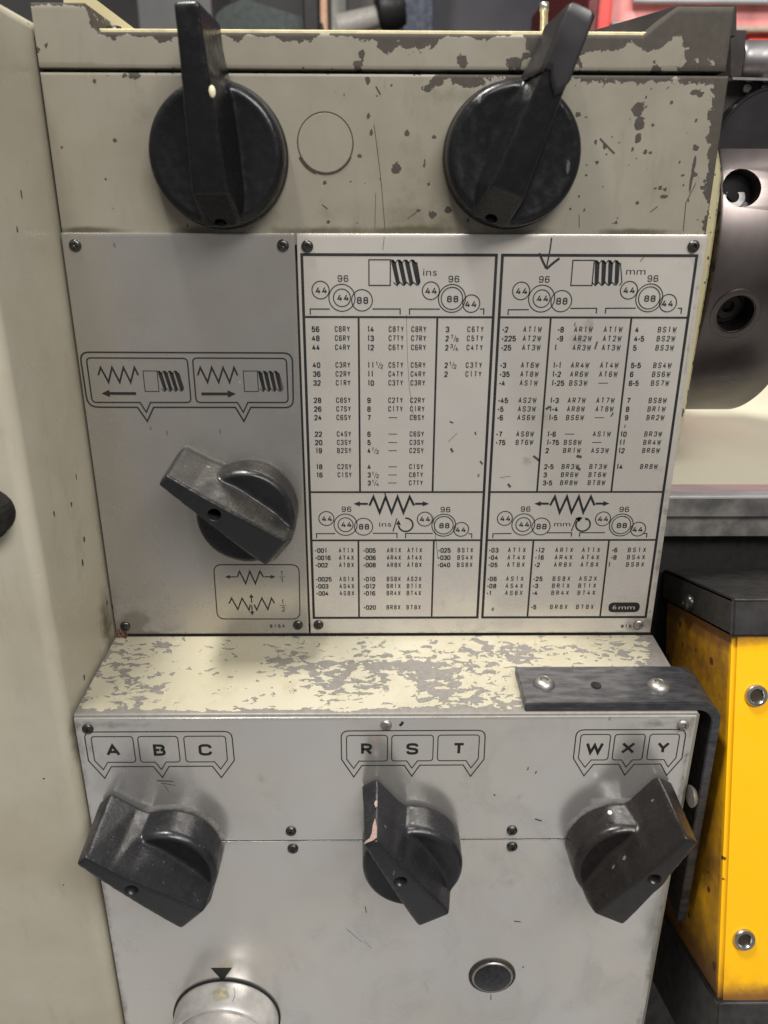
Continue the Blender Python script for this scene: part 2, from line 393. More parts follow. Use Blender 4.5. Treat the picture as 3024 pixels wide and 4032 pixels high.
def stroke(bm, pts, wd, Y, closed=False):
    n = len(pts); L = []; Rr = []
    for i in range(n):
        p = Vector(pts[i]); a = Vector(pts[i-1]) if (i or closed) else None; b = Vector(pts[(i+1) % n]) if (i < n-1 or closed) else None
        d1 = (p-a).normalized() if a is not None else None; d2 = (b-p).normalized() if b is not None else None
        if d1 is None: d1 = d2
        if d2 is None: d2 = d1
        n1 = Vector((-d1.y, d1.x)); n2 = Vector((-d2.y, d2.x)); m = (n1+n2)
        m = n1 if m.length < 1e-4 else m.normalized(); k = wd/2/max(.3, m.dot(n1)); L.append(p+m*k); Rr.append(p-m*k)
    lv = [bm.verts.new((p.x*M, Y, p.y*M)) for p in L]; rv = [bm.verts.new((p.x*M, Y, p.y*M)) for p in Rr]
    for i in range(n if closed else n-1):
        j = (i+1) % n; f = bm.faces.new((lv[i], lv[j], rv[j], rv[i])); f.normal_update()
        if f.normal.y > 0: f.normal_flip()
def circ(bm, x, z, r, wd, Y, a0=0, a1=360, n=40):
    full = abs(a1-a0) >= 360; m = n if full else n+1
    stroke(bm, [(x+r*math.cos(R_(a0+(a1-a0)*i/n)), z+r*math.sin(R_(a0+(a1-a0)*i/n))) for i in range(m)], wd, Y, full)
def rounded(pts):
    """pts: (x,z,r) -> polyline with rounded corners, closed"""
    out = []; n = len(pts)
    for i in range(n):
        x, z, r = pts[i]; p = Vector((x, z))
        if r <= 0: out.append((x, z)); continue
        a = (Vector(pts[i-1][:2])-p).normalized()*r; b = (Vector(pts[(i+1) % n][:2])-p).normalized()*r
        for k in range(6):
            t = k/5; q = (p+a)*(1-t)**2+p*2*t*(1-t)+(p+b)*t*t; out.append((q.x, q.y))
    return out
def inkobj(name, bm, parent, mat=None):
    me = bpy.data.meshes.new(name); bm.to_mesh(me); bm.free(); return obj(name, me, mat or m_ink, parent)
def ink(): return bmesh.new()
# ------------------------------------------------------------------ screws
def screw_mesh(r=3.0, h=1.6, kind='cross'):
    """pan head in local mm, axis -Y, base at y=0"""
    bm = nb(); n = 24
    prof = [(r, 0), (r, -h*.35), (r*.93, -h*.65), (r*.72, -h*.9), (r*.50, -h)]
    if kind == 'hex': prof += [(r*.42, -h), (r*.40, -h*.35), (0, -h*.3)]
    elif kind == 'cross': prof += [(r*.44, -h*1.0), (r*.36, -h*.5), (0, -h*.3)]
    else: prof += [(0, -h)]
    rings = []
    for k, (rr, hh) in enumerate(prof):
        if rr < 1e-6: rings.append([bm.verts.new((0, hh*M, 0))]); continue
        ring = []
        for i in range(n):
            a = 2*math.pi*i/n; q = rr
            if kind == 'hex' and k >= len(prof)-3: q = rr*math.cos(math.pi/6)/math.cos((a % (math.pi/3))-math.pi/6)
            if kind == 'cross' and k >= len(prof)-3: q = rr*(1.45 if i % 6 == 0 else (.55 if i % 6 in (2, 3, 4) else .9))
            ring.append(bm.verts.new((q*math.cos(a)*M, hh*M, q*math.sin(a)*M)))
        rings.append(ring)
    for A, B in zip(rings, rings[1:]):
        for i in range(n):
            j = (i+1) % n
            bm.faces.new((A[i], A[j], B[0]) if len(B) == 1 else (A[i], A[j], B[j], B[i]))
    bmesh.ops.recalc_face_normals(bm, faces=bm.faces[:])
    if bm.faces[0].normal.dot(bm.faces[0].calc_center_median()) < 0: bmesh.ops.reverse_faces(bm, faces=bm.faces[:])
    me = bpy.data.meshes.new('screw'); bm.to_mesh(me); bm.free()
    for p in me.polygons: p.use_smooth = True
    me.set_sharp_from_angle(angle=R_(38)); return me
SCR_C = {}
SM_CROSS = screw_mesh(3.0, 1.55, 'cross'); SM_HEX = screw_mesh(3.0, 1.8, 'hex')
def screw(x, z, Y, parent, mat, kind='cross', s=1, label=None):
    me = (SM_CROSS if kind == 'cross' else SM_HEX).copy() if mat.name not in SCR_C.get(kind, {}) else SCR_C[kind][mat.name]
    SCR_C.setdefault(kind, {})[mat.name] = me
    if not me.materials: me.materials.append(mat)
    o = bpy.data.objects.new('screw', me); COL.objects.link(o); o.parent = parent
    o.location = Vector((x*M, Y, z*M))-ORG[parent.name]; o.rotation_euler = (0, rnd.uniform(0, 3), 0); o.scale = (s, s, s)
    if label: o['label'] = label
    return o

# ================================================================== HEADSTOCK
HY = 1.5   # panel face is 1.5 mm behind the plates' face
head = thing('lathe_headstock', 'cream painted lathe headstock casting with chipped paint behind the levers and chart', 'lathe headstock', (.17, .1, -.24))
PB = [(143, 27, 3.2, 2.2, .9)]
panel_blobs = []
def pb(px, py, r, rz=None, h=.95):
    p = onY(px, py, HY*M)/M; q = 1/7.3; panel_blobs.append((p.x, p.z, r, rz or r, h))
for a in ((1558, 666, 2.6, 3.2), (1603, 528, 1.6, 2.3), (1702, 845, 3.0, 2.8), (1672, 640, .8, 3.8), (1688, 720, 1.0, 5.0), (1763, 828, 2.2, 2.2), (1650, 830, 2.2, .8),
          (2515, 425, 4.0, 4.5), (2520, 490, 3.0, 4.0), (2512, 545, 2.0, 3.0), (2490, 590, 1.3, 2.0), (2380, 575, 1.0, 2.4), (2345, 560, .8, 1.4),
          (2735, 365, 3.0, 1.5), (2760, 375, 2.2, 1.8), (2815, 455, 1.5, 4.0), (2800, 550, 3.2, 3.6), (2740, 585, 2.0, 2.4), (2735, 640, .9, 7), (2720, 720, .7, 7), (2710, 780, .6, 4),
          (2600, 740, 1.6, 1.6), (2620, 745, 1.5, 1.7), (2615, 775, 2.6, 1.2), (2508, 800, 1.5, 1.0), (2740, 688, 1.5, 1.0), (2690, 690, 1.4, 1.1), (2770, 740, 2.3, 1.3),
          (2570, 490, 1.1, 1.2), (2645, 405, 1.0, 1.0), (2540, 600, 1.2, 1.2), (2565, 600, 1.2, 1.2), (2350, 640, 1.1, 1.2), (1448, 320, 1.4, 2.4), (1680, 350, 3.4, 2.2), (1720, 320, 5, 3),
          (1540, 335, 1.3, .9), (1450, 460, .8, 1.6), (1462, 522, .9, 1.7), (1416, 615, 1.2, .9), (427, 820, .9, .6), (425, 298, .9, .6), (1280, 720, 1.2, 1.0), (2000, 380, 1.5, 1.5), (1710, 540, 1.6, 1.2), (2275, 450, 1.6, 1.4)):
    pb(*a)
for _ in range(75): panel_blobs.append((rnd.uniform(238, 336), rnd.uniform(4, 68), rnd.uniform(.45, 1.1), rnd.uniform(.4, 1.3), .72))
for _ in range(26): panel_blobs.append((rnd.uniform(140, 200), rnd.uniform(4, 70), rnd.uniform(.4, .8), rnd.uniform(.4, 1.2), .7))
def hfn(x, z):
    # panel between plates top and lid seam
    w_ = 0
    if x > 150: w_ = max(w_, math.exp(-((74.5-z)/(2.2+4.0*max(0, (x-150)/190)))**1.3)*.95*min(1, (x-150)/60))
    w_ = max(w_, math.exp(-((339.5-x)/(4+5*max(0, (z-10)/60)))**2)*.9*(1 if z > 20 else .75))
    w_ = max(w_, math.exp(-(x/1.0)**2)*.5, .52*math.exp(-((74.5-z)/1.6)**2), .8*math.exp(-((x-212)/14)**2-((z-71)/4)**2), .7*math.exp(-((x-46)/5)**2-((z-73)/3)**2))
    w_ = max(w_, blob(x, z, panel_blobs))
    g = math.exp(-((z-1)/2.3)**2)*(.5+.5*(math.sin(x*.11)+math.sin(x*.043+1))/2)+.35*math.exp(-(((x-182)/30)**2+((z-6)/10)**2))+.4*blob(x, z, [(48, 58, 12, 14), (183, 30, 14, 30), (141, 12, 12, 10), (222, 4, 34, 7), (200, 64, 30, 6, 1.2), (112, 8, 10, 9), (86, 3, 22, 4, 1.3), (150, 45, 5, 26, .7)])
    return min(w_, 1.), min(g, 1)
grid_slab('front_panel', .3, 339.5, -6, 73.9, HY, 12, m_panel, head, hfn, .9, .7)
lid_bl = []
def lfn(x, z):
    t = ltop(x); d = t-z
    band = 2.0+2.6*math.exp(-((x-58)/9)**2)+7.5*math.exp(-((x-173)/10)**2)+4.5*math.exp(-((x-188)/9)**2)+2.0*math.exp(-((x-122)/12)**2)+1.2*math.sin(x*.21)+.8*math.sin(x*.53)
    if x > 238: band = 15+3*math.sin(x*.15)+2*math.sin(x*.41)
    if x > 300: band = 40
    if x < 30: band = 1.2
    w_ = math.exp(-max(0, d/band)**2.2)*.95
    w_ = max(w_, blob(x, z, [(5.2, 85, 1.3, 1.1), (.5, 83, 1.8, 2), (158, 82, 1.6, 2.6), (156, 78, 3, 2), (233, 79, 5, 3), (238, 82, 2, 2), (218, 88, .8, .8), (243, 84, 3.2, 4), (207, 79.5, 3.5, 3), (258, 80, 9, 6), (330, 88, 10, 14)]))
    if x < 35: w_ = max(w_, .9*math.exp(-((x-29)/1.2)**2)*(1 if z > 92 else 0), .85*math.exp(-(x/1.2)**2)*(1 if z > 96 else .3))
    for bx, bz, rx, rz in ((274, 80.5, 8, 3.2), (288, 80.5, 10, 3.6), (290, 84, 4, 3), (308, 82, 7, 5), (311, 86, 4, 4), (248, 84.5, 2.6, 2), (256, 83.5, 3.5, 2), (240, 78.5, 2.5, 1.5)): w_ -= .85*math.exp(-(((x-bx)/rx)**2+((z-bz)/rz)**2))
    w_ = max(w_, .45*math.exp(-((z-75.8)/.9)**2)*(1 if x > 60 else .6))
    return max(0, min(w_, 1)), .25*math.exp(-((z-76)/1.5)**2)
def ltop(x):
    if x < 26: return 103
    if x < 31: return 103-(x-26)/5*11.6
    if x < 295: return 91.2
    if x < 310: return 91.2+(x-295)/15*12
    return 103.2
lid = grid_slab('headstock_lid', .3, 337.6, 75.7, 91.2, HY-.2, 40, m_panel, head, lfn, 1.25, .8, ltop, [26, 28.5, 31, 295, 310])
b = nb(); box(b, .001, .339, .012, .26, -.2395, .0730); obj('headstock_body', b, m_panel, head)
b = nb(); box(b, .0008, .3366, .04, .27, .0757, .0895); obj('lid_body', b, m_flange, head)
b = nb(); box(b, .001, .338, .0125, .2, .0728, .0759); obj('seam_dark_strip', b, m_void, head)  # black strip set back to keep the lid seam dark
b = nb(); box(b, -.0016, .0006, .006, .1, -.5, .09); obj('side_gap_filler', b, m_void, head)
# round plug
pc = onY(1281, 563, HY*M)
b = nb(); lathe(b, (pc.x, HY*M, pc.z), (0, -1, 0), [(.0137, -.001), (.0137, -.0001), (.0135, .00018), (0, .0002)], 48)
obj('blanking_plug', b, m_panel, head, smooth=30)
b = nb(); circ(b, pc.x/M, pc.z/M, 14.05, .55, (HY-.12)*M); 
circ(b, pc.x/M-.2, pc.z/M-.5, 14.3, 1.3, (HY-.14)*M, 205, 250, 12); circ(b, pc.x/M, pc.z/M-.3, 14.2, .8, (HY-.16)*M, 245, 335, 16)
inkobj('plug_seam', b, head, plain('rusty_seam', (.045, .018, .012), .7, var=.5, scale=500))
# ramps of the lid behind the front lip and tray sheet
def ramp(name, pts, Y0, Y1, mat):
    b = nb(); P = [onY(x, y, Y0) for x, y in pts]; prism(b, [(p.x, p.z) for p in P], Y0, Y1); return obj(name, b, mat, head)
ramp('lid_rib', [(250, -60), (372, -6), (528, 112), (528, 140), (250, 140)], .045, .055, m_flange)
ramp('lid_rib', [(2335, 120), (2668, 22), (2900, 22), (2900, 140), (2335, 140)], .030, .045, m_brownm)
b = nb(); box(b, .0265, .3075, .0075, .22, .0918, .0936, .0003); obj('lid_tray', b, plain('brass_edged_sheet', (.80, .70, .42), .35, .4, var=.3), head)
b = nb(); box(b, .0265, .3095, .0048, .0074, .0885, .0905); obj('tray_gap', b, m_void, head)
for px, py, mt in ((448, 100, m_dark), (2600, 104, m_dull)):
    p = onY(px, py, .02); b = nb(); lathe(b, (p.x, .02, .0936), (0, 0, 1), [(.0042, 0), (.0042, .0018), (.0035, .0032), (0, .0036)], 20); obj('screw', b, mt, head, smooth=35)
# scratches
b = nb()
def scratch(b, pts, wd, Y): stroke(b, [((onY(x, y, Y)/M).x, (onY(x, y, Y)/M).z) for x, y in pts], wd, Y-.00012)
for pts, wd in ((((1472, 490), (1478, 530), (1492, 640), (1503, 740), (1516, 905)), .32), (((1479, 760), (1476, 900)), .22), (((2362, 545), (2395, 580), (2420, 605)), .9), (((2280, 845), (2281, 895)), .35),
                (((1267, 805), (1290, 822)), .5), (((1605, 860), (1640, 835)), .4), (((2740, 720), (2700, 800), (2690, 910)), .4), (((1480, 340), (1498, 372)), .7), (((2560, 835), (2590, 812)), .5)):
    scratch(b, pts, wd, HY*M)
tag(inkobj('scratch', b, head, plain('dark_scratch', (.05, .035, .025), .7, var=.4)), kind='stuff')
b = nb()
for pts, wd in ((((1515, 315), (1518, 330), (1512, 345)), .3), (((600, 170), (625, 180), (640, 178)), .2), (((440, 818), (450, 822)), .3)): scratch(b, pts, wd, HY*M)
tag(inkobj('scratch', b, head, m_steel), kind='stuff')
# chips edge along seam
# right flange of the casting (curved cream strip beside the chuck)
b = nb(); FP = []
prof = [(.332, -.004, .062), (.3425, -.0045, .030), (.3435, -.0085, .003), (.3435, -.010, -.022), (.3432, -.0065, -.036), (.3425, .0008, -.0606), (.342, .012, -.085), (.341, .03, -.12)]
fr = [bm_ for bm_ in []]
v1 = [b.verts.new((.3385, .0035, z)) for x, y, z in prof]; v2 = [b.verts.new((x+.0012, .0055, z)) for x, y, z in prof]; v3 = [b.verts.new((x+.004, .010, z)) for x, y, z in prof]; v4 = [b.verts.new((x+.006, .10, z)) for x, y, z in prof]
for A, B_ in ((v1, v2), (v2, v3), (v3, v4)):
    for i in range(len(A)-1): b.faces.new((A[i], B_[i], B_[i+1], A[i+1]))
me = bpy.data.meshes.new('spindle_flange'); bmesh.ops.subdivide_edges(b, edges=b.edges[:], cuts=3, use_grid_fill=True); bmesh.ops.recalc_face_normals(b, faces=b.faces[:]); b.to_mesh(me); b.free()
at = me.attributes.new('wear', 'FLOAT', 'POINT'); at.data.foreach_set('value', [.30 if v.co.y < .008 else .4 for v in me.vertices]); 
obj('spindle_flange', me, m_flange, head, smooth=40)
# ---- left control plate
lp = thing('control_plate', 'grey satin plate with boxed thread arrows, left of the thread and feed chart', 'control plate', (.06, 0, -.12))
def cg(x, z, L): return blob(x, z, L)
def lpf(x, z):
    g = .9*math.exp(-((x-5)**2/100+(z+238)**2/60))+.75*math.exp(-((x-14)**2/260+(z+228)**2/160))+.55*math.exp(-((x-114)**2/50+(z+233)**2/18))+.25*math.exp(-((x-57)**2/60+(z+192)**2/60))+.5*math.exp(-((z+239)/2.)**2)
    g = max(g, .3*math.exp(-((x-118)**2/20+(z+95)**2/30)), .45*math.exp(-((x-6)**2/14+(z+4)**2/14)), .45*math.exp(-((x-115)**2/14+(z+5)**2/14)), .3*math.exp(-((x-1)/1.5)**2))
    g = max(g, .16*math.exp(-((z+222)/10.)**2))
    return 0, min(1, g)
grid_slab('plate', .3, 122.1, -239.1, 0, 0, 1.4, m_left, lp, lpf, 1.6, .3)
Y0 = -.00011
b = ink()
stroke(b, rounded([(1.6, -61.9, 5), (118.6, -62.2, 5), (118.0, -93, 5), (93.9, -92.8, 0), (89.5, -100.9, 0), (85.2, -92.8, 0), (39.0, -92.8, 0), (34.6, -100.9, 0), (29.9, -92.8, 0), (2.0, -92.7, 6)][:]), .85, Y0, True)
inkobj('border_outline', b, lp)
for x0, x1, px in ((4.8, 60.4, 34.6), (63.3, 115.2, 89.5)):
    b = ink(); stroke(b, rounded([(x0, -65.0, 2.5), (x1, -65.2, 2.5), (x1, -90.0, 2.5), (px+2.9, -90.0, 0), (px, -95.6, 0), (px-3.0, -90.0, 0), (x0, -90.0, 2.5)]), .75, Y0, True)
    inkobj('label_outline', b, lp)
def thread_sym(b, x, z1, z0, k, wrect, Y, n=4, pitch=3.65, sl=2.8, wd=1.35, lw=.45):
    stroke(b, [(x, z1), (x+wrect, z1), (x+wrect, z0), (x, z0)], lw, Y, True)
    x1 = x+wrect; top = []; bot = []
    for i in range(n):
        a = x1+.4+i*pitch
        poly(b, [(a, z1), (a+wd*.6, z1+.15), (a+wd+.5, z1-1.6), (a+wd+sl, z0+1.6), (a+sl+wd*.5, z0-.15), (a+sl, z0+1.2), (a+.1, z1-1.4)], Y)
        top += [(a, z1), (a+pitch/2+.3, z1-1.7)]; bot += [(a+sl-1.4, z0+1.6), (a+sl+.5, z0)]
    top.append((x1+.4+n*pitch-.4, z1+.0)); stroke(b, top[:-1]+[(x1+n*pitch-.3, z1-1.4), (x1+n*pitch+1.6, z0+1.8), (x1+n*pitch+.4, z0)], lw*.9, Y)
    stroke(b, bot, lw*.9, Y)
def zig(b, pts, wd, Y): stroke(b, pts, wd, Y)
def arrow(b, x0, x1, z, wd, hd, hl, Y):
    s = 1 if x1 > x0 else -1
    poly(b, [(x0, z-wd/2), (x1-s*hl, z-wd/2), (x1-s*hl, z+wd/2), (x0, z+wd/2)], Y); poly(b, [(x1-s*hl, z-hd/2), (x1, z), (x1-s*hl, z+hd/2)], Y)
for k, (dx, az, ax0, ax1) in enumerate(((0, -84.9, 30.0, 10.6), (55.2, -85.1, 66.6, 86.0))):
    b = ink(); zig(b, [(10.2+dx, -74.6), (12.0+dx, -70.3), (15.4+dx, -78.5), (18.3+dx, -70.3), (21.6+dx, -78.5), (24.6+dx, -70.3), (27.7+dx, -78.5), (30.7+dx, -70.3), (32.4+dx, -74.6)], 1.0, Y0)
    arrow(b, ax0, ax1, az, 1.6, 4.2, 4.6, Y0); inkobj('feed_symbol', b, lp)
    b = ink(); thread_sym(b, 35.2+dx+k*.5, -72.2, -83.7, 0, 7.8, Y0, 4, 3.1, 1.8 if k else 2.2, 1.85); inkobj('thread_symbol', b, lp)
b = ink(); stroke(b, rounded([(65.3, -190.9, 5), (117.6, -191.0, 5), (116.9, -228.7, 5), (64.9, -228.5, 5)]), .65, Y0, True); inkobj('ratio_outline', b, lp)
b = ink(); zig(b, [(79.2, -199.4), (80.9, -195.4), (84.2, -203.8), (87.2, -195.4), (90.2, -203.8), (93.4, -195.4), (95.4, -199.4)], .85, Y0)
arrow(b, 78.6, 71.8, -199.2, .7, 2.6, 3, Y0); arrow(b, 96, 102.9, -199.2, .7, 2.6, 3, Y0)
sg(b, '1', 106.3, 107.5, -198.4, 3.2, Y0, .42); sg(b, '1', 106.3, 107.5, -203.3, 3.2, Y0, .42); stroke(b, [(105.2, -199.3), (108.8, -199.3)], .3, Y0); inkobj('ratio_symbol', b, lp)
b = ink(); zig(b, [(73.0, -217.6), (74.8, -213.9), (78.2, -221.8), (81.3, -213.9), (85.2, -222.2), (86.2, -218.4)], .85, Y0); zig(b, [(88.6, -218.4), (90.0, -222.2), (93.6, -213.9), (97.0, -221.8), (99.6, -213.9), (101.3, -217.6)], .85, Y0)
poly(b, [(86.8, -217), (87.5, -217), (87.5, -213.5), (88.5, -213.5), (87.15, -211), (85.8, -213.5), (86.8, -213.5)], Y0)
poly(b, [(86.7, -219), (87.4, -219), (87.4, -223.3), (88.4, -223.3), (87.0, -226), (85.6, -223.3), (86.7, -223.3)][::-1], Y0)
sg(b, '1', 106.0, 107.2, -218.1, 3.2, Y0, .42); sg(b, '2', 105.7, 107.8, -223.3, 3.2, Y0, .42); stroke(b, [(104.9, -219.1), (108.3, -219.1)], .3, Y0); inkobj('ratio_symbol', b, lp)
b = ink(); mono(b, '815A', 97.6, -234.9, 2.6, 1.7, 2.4, Y0, True); inkobj('part_number', b, lp, m_inkf)
for x, z, k in ((7, -6.3, 'cross'), (115.9, -6.0, 'cross'), (6.6, -233.3, 'cross'), (115.4, -232.9, 'cross')): screw(x, z, 0, lp, m_dark, k, 1.05)
# ---- chart plate
cp = thing('thread_chart', 'pale metal thread and feed chart printed with tables of pitches and gear diagrams', 'chart plate', (.23, 0, -.12))
cgr = [(333, -233, 12, 8, .8), (320, -221, 12, 10, .5), (128, -233, 6, 4, .6), (282, -47, 4, 5, .7), (252, -125, 4, 4, .6), (250, -112, 3, 4, .6), (330, -130, 8, 4, .5), (335, -150, 5, 20, .5), (338, -60, 1.5, 80, .5), (338.5, -180, 3, 60, .6), (215, -215, 20, 12, .3), (150, -205, 14, 20, .28), (290, -30, 14, 9, .2), (262, -100, 6, 14, .4), (311, -95, 6, 10, .3), (275, -55, 7, 6, .5), (300, -222, 8, 8, .4), (300, -190, 30, 10, .18), (180, -200, 60, 30, .14), (260, -232, 60, 4, .3), (330, -15, 12, 12, .25), (213, -160, 25, 30, .16), (240, -85, 5, 8, .2), (270, -110, 20, 30, .16), (333, -6, 5, 5, .6), (128.7, -6, 4, 4, .4)]
def cpf(x, z): return 0, min(1, max(blob(x, z, cgr), .4*math.exp(-((z+239)/1.6)**2)))
grid_slab('plate', 123.2, 340.0, -239.1, 0, 0, 1.4, m_chart, cp, cpf, 1.8, .35)
def frame(x0, x1, vu, vl):
    b = ink(); zt, zb = -10.5, -227.9
    stroke(b, [(x0, zt), (x1, zt), (x1, zb), (x0, zb)], 1.5, Y0, True)
    for z in (-42.7, -143.8, -174.8): stroke(b, [(x0+.7, z), (x1-.7, z)], 1.1, Y0-.00001)
    for x in vu: stroke(b, [(x, -43.2), (x, -143.3)], 1.05, Y0-.00001)
    for x in vl: stroke(b, [(x, -175.3), (x, -227.2)], 1.05, Y0-.00001)
    inkobj('table_frame', b, cp)
frame(125.6, 228.8, (155.4, 198.3), (154.1, 199.9)); frame(232.0, 335.6, (260.3, 304.5), (260.5, 306.6))
def gears(p, hook, nums=('44', '44', '88', '96'), small_first=True):
    """p: list of (x,z,r) circles; labels"""
    b = ink()
    for (x, z, r) in p['c']: circ(b, x, z, r, .55, Y0-.00001, n=44)
    for s, x, z, h, bold, wd in p['t']: fit(b, s, x-wd/2, x+wd/2, z-h/2, h, Y0-.00002, bold)
    for pts in hook: stroke(b, pts, .62, Y0)
    inkobj('gear_diagram', b, cp)
def gset(x, z, kind, sc=1.0):
    if kind == 'A': c = [(x+135.1, z-28.6, 4.6*sc), (x+146.5, z-32.6, 7.05*sc), (x+146.5, z-32.6, 4.6*sc), (x+157.3, z-33.9, 5.6*sc)]; t = [('44', x+135.5, z-28.7, 3.6, True, 6.2), ('44', x+147.1, z-32.5, 3.6, True, 6.3), ('88', x+157.6, z-33.9, 3.6, True, 6.2), ('96', x+147.2, z-22.6, 3.4, False, 5.8)]
    else: c = [(x+194.4, z-28.8, 4.6*sc), (x+205.9, z-32.8, 7.3*sc), (x+205.9, z-32.8, 5.8*sc), (x+216.5, z-35.5, 4.6*sc)]; t = [('44', x+194.6, z-28.8, 3.6, True, 6.3), ('88', x+206.3, z-33.1, 3.4, True, 6.2), ('44', x+216.3, z-35.7, 3.6, True, 6.3), ('96', x+206.6, z-22.7, 3.4, False, 5.9)]
    return {'c': c, 't': t}
gears(gset(0, 0, 'A'), [[(129.2, -41.5), (129.2, -38.5), (139.9, -38.5)], [(163, -38.4), (178.0, -38.4), (178.0, -41.4)]])
gears(gset(0, 0, 'B'), [[(183.1, -41.4), (183.1, -38.4), (199.6, -38.4)], [(221.4, -38.3), (223.5, -38.3), (223.5, -41.3)]])
gears(gset(108.0, -.2, 'A'), [[(236.8, -41.5), (236.8, -38.7), (248.0, -38.6)], [(270.6, -37.9), (284.9, -37.8), (284.9, -40.6)]])
gears(gset(107.0, .5, 'B'), [[(289.9, -40.6), (289.9, -37.8), (306.3, -37.7)], [(329.2, -37.7), (331.3, -37.7), (331.3, -40.6)]])
gears(gset(0, -132, 'A', .98), [[(128.9, -173.4), (128.9, -170.4), (140.2, -170.4)], [(162.9, -170.2), (177.5, -170.2), (177.5, -173.4)]])
gears(gset(-.3, -132.2, 'B', .98), [[(182.7, -173.4), (182.7, -170.3), (199.2, -170.3)], [(220.8, -170.6), (222.8, -170.6), (222.8, -173.3)]])
gears(gset(107.1, -132, 'A', .98), [[(235.6, -173.4), (235.6, -170.6), (246.8, -170.4)], [(268.4, -170.0), (283.3, -170.0), (283.3, -172.6)]])
gears(gset(107.0, -132.2, 'B', .98), [[(288.3, -172.6), (288.3, -170.0), (303.6, -170.0)], [(326.5, -170.6), (329.2, -170.6), (329.2, -173.3)]])
b = ink(); thread_sym(b, 161.1, -13.0, -26.1, 0, 11.4, Y0, 4, 3.6, 2.7, 2.1, .62); inkobj('thread_symbol', b, cp)
b = ink(); thread_sym(b, 269.7, -13.0, -25.9, 0, 11.4, Y0, 4, 3.6, .9, 2.1, .62); inkobj('thread_symbol', b, cp)
b = ink(); fit(b, 'ins', 190, 197.4, -21.0, 3.7, Y0); inkobj('unit_text', b, cp)
b = ink(); fit(b, 'mm', 298.8, 309.2, -20.2, 3.6, Y0); inkobj('unit_text', b, cp)
for dx, u in ((0, 'ins'), (107.9, 'mm')):
    b = ink(); zig(b, [(x+dx, z) for x, z in ((160.9, -152.3), (163.3, -146.8), (167.0, -156.8), (170.5, -146.8), (174.1, -156.8), (177.6, -146.8), (181.2, -156.8), (184.8, -146.8), (187.5, -152.3))], 1.35, Y0)
    arrow(b, 160.0+dx, 151.4+dx, -151.2, 1.3, 3.2, 3.8, Y0); arrow(b, 188.1+dx, 196.4+dx, -151.2, 1.3, 3.2, 3.8, Y0); inkobj('feed_symbol', b, cp)
    b = ink(); x0, x1 = (166.7, 174.0) if u == 'ins' else (272.2, 282.0); fit(b, u, x0, x1, -165.8, 3.2, Y0)
    a = x1+1; stroke(b, [(a, -169.0), (a+2.4, -160.5)], .65, Y0)
    cx = 182.7 if u == 'ins' else 289.7
    if u == 'ins': circ(b, cx, -164.7, 4.3, .95, Y0, -175, 95, 30); poly(b, [(cx-5.9, -164.6), (cx-4.3, -161.7), (cx-2.9, -164.8)], Y0)
    else: circ(b, cx, -164.7, 4.3, .95, Y0, -235, 68, 34); poly(b, [(cx-4.6, -162.0), (cx-.7, -160.1), (cx-3.2, -159.6)], Y0); poly(b, [(cx-4.8, -160.2), (cx-.6, -160.3), (cx-2.6, -163.0)], Y0); poly(b, [(cx+.6, -160.0), (cx+1.3, -162.1), (cx+2.7, -161.2)], Y0)
    inkobj('revolution_symbol', b, cp)
ZU = [-50.8, -55.7, -60.7, -70.4, -75.4, -80.4, -90.3, -95.3, -100.3, -110.0, -115.0, -119.9, -129.7, -134.7, -139.7]
ZL = [-183.1, -188.0, -192.9, -202.5, -207.4, -212.3, -222.2]
def frac(b, x, z, n, d):
    sg(b, n, x, x+(1.5 if n != '1' else .9), z+1.3, 2.3, Y0, .36); x += 1.9 if n != '1' else 1.3
    stroke(b, [(x-.1, z-.1), (x+1.1, z+3.3)], .3, Y0); sg(b, d, x+1.0, x+2.6, z-.3, 2.3, Y0, .36)
def numcol(x, items, zs, pitch=2.25, dotx=None):
    b = ink()
    for s, z in zip(items, zs):
        if not s: continue
        h = 3.15
        if '/' in s:
            base, f = s.split(' '); mono(b, base, x, z, pitch, 1.85, h, Y0, True); frac(b, x+len(base)*pitch+.5, z, *f.split('/'))
        else:
            xx = x
            for ch in s:
                if ch == '.': dot(b, xx+.45, z+1.4, .46, Y0); xx += 1.35
                elif ch == ',': xx += 1.35
                else:
                    f = NARROW.get(ch, 1); c = xx+.95; sg(b, ch, c-1.0*f, c+1.0*f, z, h, Y0, .62); xx += pitch*(.85 if ch == '1' else 1)
    inkobj('number_column', b, cp)
def codecol(x, items, zs, pitch=2.2, gw=1.65, slant=0):
    b = ink()
    for s, z in zip(items, zs):
        if not s: continue
        if s == '-': stroke(b, [(x+.2, z+1.6), (x+5.2+(.4 if pitch > 2.5 else 0), z+1.6)], .42, Y0)
        else: mono(b, s, x, z+.15, pitch, gw, 3.1, Y0, False, slant)
    inkobj('code_column', b, cp)
numcol(129.7, '56 48 44 40 36 32 28 26 24 22 20 19 18 16'.split(), ZU)
numcol(159.9, ['14', '13', '12', '11 1/2', '11', '10', '9', '8', '7', '6', '5', '4 1/2', '4', '3 1/2', '3 1/4'], ZU)
numcol(203.1, ['3', '2 7/8', '2 3/4', '2 1/2', '2'], ZU)
codecol(142.3, 'C8RY C6RY C4RY C3RY C2RY C1RY C8SY C7SY C6SY C4SY C3SY B2SY C2SY C1SY'.split(), ZU)
codecol(171.8, 'C8TY C7TY C6TY C5TY C4TY C3TY C2TY C1TY - - - - - - -'.split(), ZU)
codecol(184.2, 'C8RY C7RY C6RY C5RY C4RY C3RY C2RY C1RY C8SY C6SY C3SY C2SY C1SY C8TY C7TY'.split(), ZU)
codecol(214.9, 'C6TY C5TY C4TY C3TY C1TY'.split(), ZU, 2.45)
